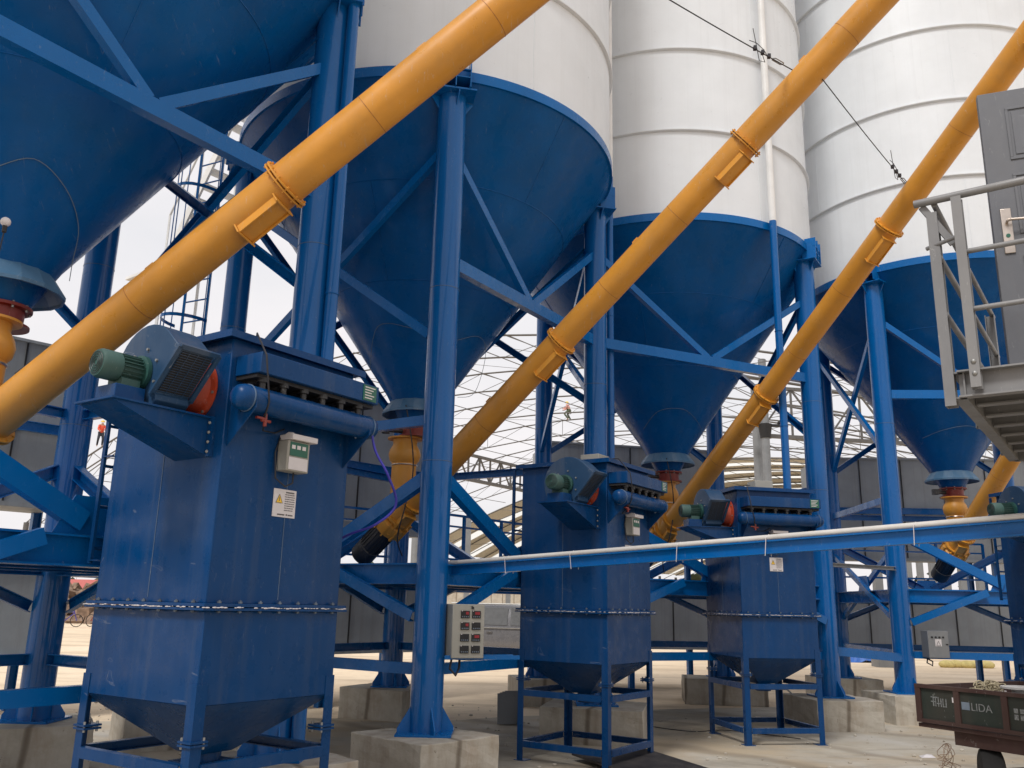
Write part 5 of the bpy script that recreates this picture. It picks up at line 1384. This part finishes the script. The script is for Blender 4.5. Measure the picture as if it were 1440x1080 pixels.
for i, (x, y, rz) in enumerate(((17.0, 36, .3), (17.8, 36.3, .25), (18.6, 36.2, .4), (19.4, 36.6, .2))):
    bicycle(x, y, rz, 'one of the bicycles parked in a row far behind the trailer', 'dark', 'bicycles in a row behind the trailer')
def crate(x, y, s, mat, label):
    m = MB(); h = s * .7; tk = .04
    m.box((x - s / 2, y - s / 2, 0), (x + s / 2, y + s / 2, tk)); 
    for dx in (-1, 1): m.box((x + dx * s / 2 - tk / 2, y - s / 2, tk), (x + dx * s / 2 + tk / 2, y + s / 2, h)); m.box((x - s / 2 + tk, y + dx * s / 2 - tk / 2, tk), (x + s / 2 - tk, y + dx * s / 2 + tk / 2, h))
    tag(m.build('crate', mat, org=(x, y, 0), smooth=False), label, 'crate')
crate(-22.0, 50, .9, 'orange', 'orange red crate by the bicycles at far left'); crate(-21.1, 50.5, .8, 'paper', 'white crate right of the red crate at far left')
crate(-20.5, 49, .7, 'yellowbag', 'yellowish crate at the right of the far left crates')
def tarp():
    import bmesh
    bm = bmesh.new(); bmesh.ops.create_grid(bm, x_segments=24, y_segments=12, size=1)
    rr = random.Random(6)
    for v in bm.verts:
        r2 = v.co.x ** 2 + v.co.y ** 2; v.co = V((v.co.x * 1.2, v.co.y * .8, max(.01, .75 * (1 - r2 * .8) + .06 * math.sin(v.co.x * 9) + rr.uniform(-.03, .03))))
    me = bpy.data.meshes.new('tarpaulin'); bm.to_mesh(me); bm.free(); me.materials.append(M['tarp']); o = bpy.data.objects.new('tarpaulin', me); COL.objects.link(o); o.location = (13.2, 33.0, 0)
    s_ = o.modifiers.new('s', 'SOLIDIFY'); s_.thickness = .02
    tag(o, 'heap under a blue tarpaulin between the two tall right columns', 'tarpaulin')
tarp()
mb = MB(); rr = random.Random(3)
for i in range(5): mb.sphere((14.7 + i * .35, 30.6 + rr.uniform(-.2, .2), .1), .28, 12, 7, (1, .7, .5))
tag(mb.build('sand_bags', 'yellowbag', org=(14.7, 30.6, 0)), 'low row of yellowish bags on the ground behind the trailer', 'bags')

# ------------------------------------------------------------------ workers on the roof lattice
def worker(loc_, rz, label, jac, tro, crouch=0.0, hat='hardhat'):
    t = thing('person', loc_, label, 'person', rz=rz)
    h = 1.0 - crouch * .35
    J = {'pel': (0, 0, .92 * h), 'ch': (.08, 0, 1.25 * h), 'nk': (.12, 0, 1.46 * h), 'hd': (.15, 0, 1.62 * h), 'lh': (0, .1, .88 * h), 'lk': (.22 + crouch * .2, .13, .5), 'lf': (.02, .14, .09), 'lt': (.16, .15, .04),
         'rh': (0, -.1, .88 * h), 'rk': (.12, -.15, .48), 'rf': (-.12, -.16, .09), 'rt': (.02, -.17, .04), 'ls': (.1, .18, 1.4 * h), 'le': (.22, .24, 1.15 * h), 'lw': (.42, .16, 1.1 * h), 'la': (.5, .12, 1.1 * h),
         'rs': (.1, -.18, 1.4 * h), 're': (.24, -.24, 1.16 * h), 'rw': (.42, -.12, 1.02 * h), 'ra': (.5, -.08, 1.0 * h)}
    E_ = [('pel', 'ch'), ('ch', 'nk'), ('nk', 'hd'), ('pel', 'lh'), ('lh', 'lk'), ('lk', 'lf'), ('lf', 'lt'), ('pel', 'rh'), ('rh', 'rk'), ('rk', 'rf'), ('rf', 'rt'), ('nk', 'ls'), ('ls', 'le'), ('le', 'lw'), ('lw', 'la'), ('nk', 'rs'), ('rs', 're'), ('re', 'rw'), ('rw', 'ra')]
    rad = dict(pel=.14, ch=.15, nk=.06, hd=.1, lh=.1, rh=.1, lk=.065, rk=.065, lf=.045, rf=.045, lt=.04, rt=.04, ls=.065, rs=.065, le=.045, re=.045, lw=.033, rw=.033, la=.035, ra=.035)
    def skin(name, keys, grow, mat, root):
        ks = [k for k in J if k in keys]; idx = {k: i for i, k in enumerate(ks)}
        me = bpy.data.meshes.new(name); me.from_pydata([J[k] for k in ks], [(idx[a], idx[b]) for a, b in E_ if a in idx and b in idx], []); me.materials.append(M[mat])
        o = bpy.data.objects.new(name, me); COL.objects.link(o); o.parent = root
        md = o.modifiers.new('skin', 'SKIN')
        for k in ks:
            r_ = rad[k] + grow; me.skin_vertices[0].data[idx[k]].radius = (r_, r_)
        me.skin_vertices[0].data[0].use_root = True
        s_ = o.modifiers.new('sub', 'SUBSURF'); s_.levels = 1; s_.render_levels = 2; return o
    skin('body', list(J), 0, 'skin', t)
    skin('jacket', ['pel', 'ch', 'nk', 'ls', 'le', 'lw', 'rs', 're', 'rw'], .02, jac, t)
    skin('trousers', ['pel', 'lh', 'lk', 'lf', 'rh', 'rk', 'rf'], .016, tro, t)
    hp = V(J['hd']); m = MB(); m.lathe(hp + V((0, 0, .05)), [(.14, 0), (.135, .015), (.12, .02), (.11, .07), (.07, .11), (.01, .125)], n=18); m.build('hard_hat', hat, t, org=(0, 0, 0))
worker((-27.75, 58.5, 11.45), R(-60), 'worker in orange jacket on the roof steel at far left', 'jacket', 'trouser')
worker((4.27, 63.5, 15.05), R(170), 'crouching worker in pink top on the roof steel left of the middle column', 'pinkj', 'olive', .6)
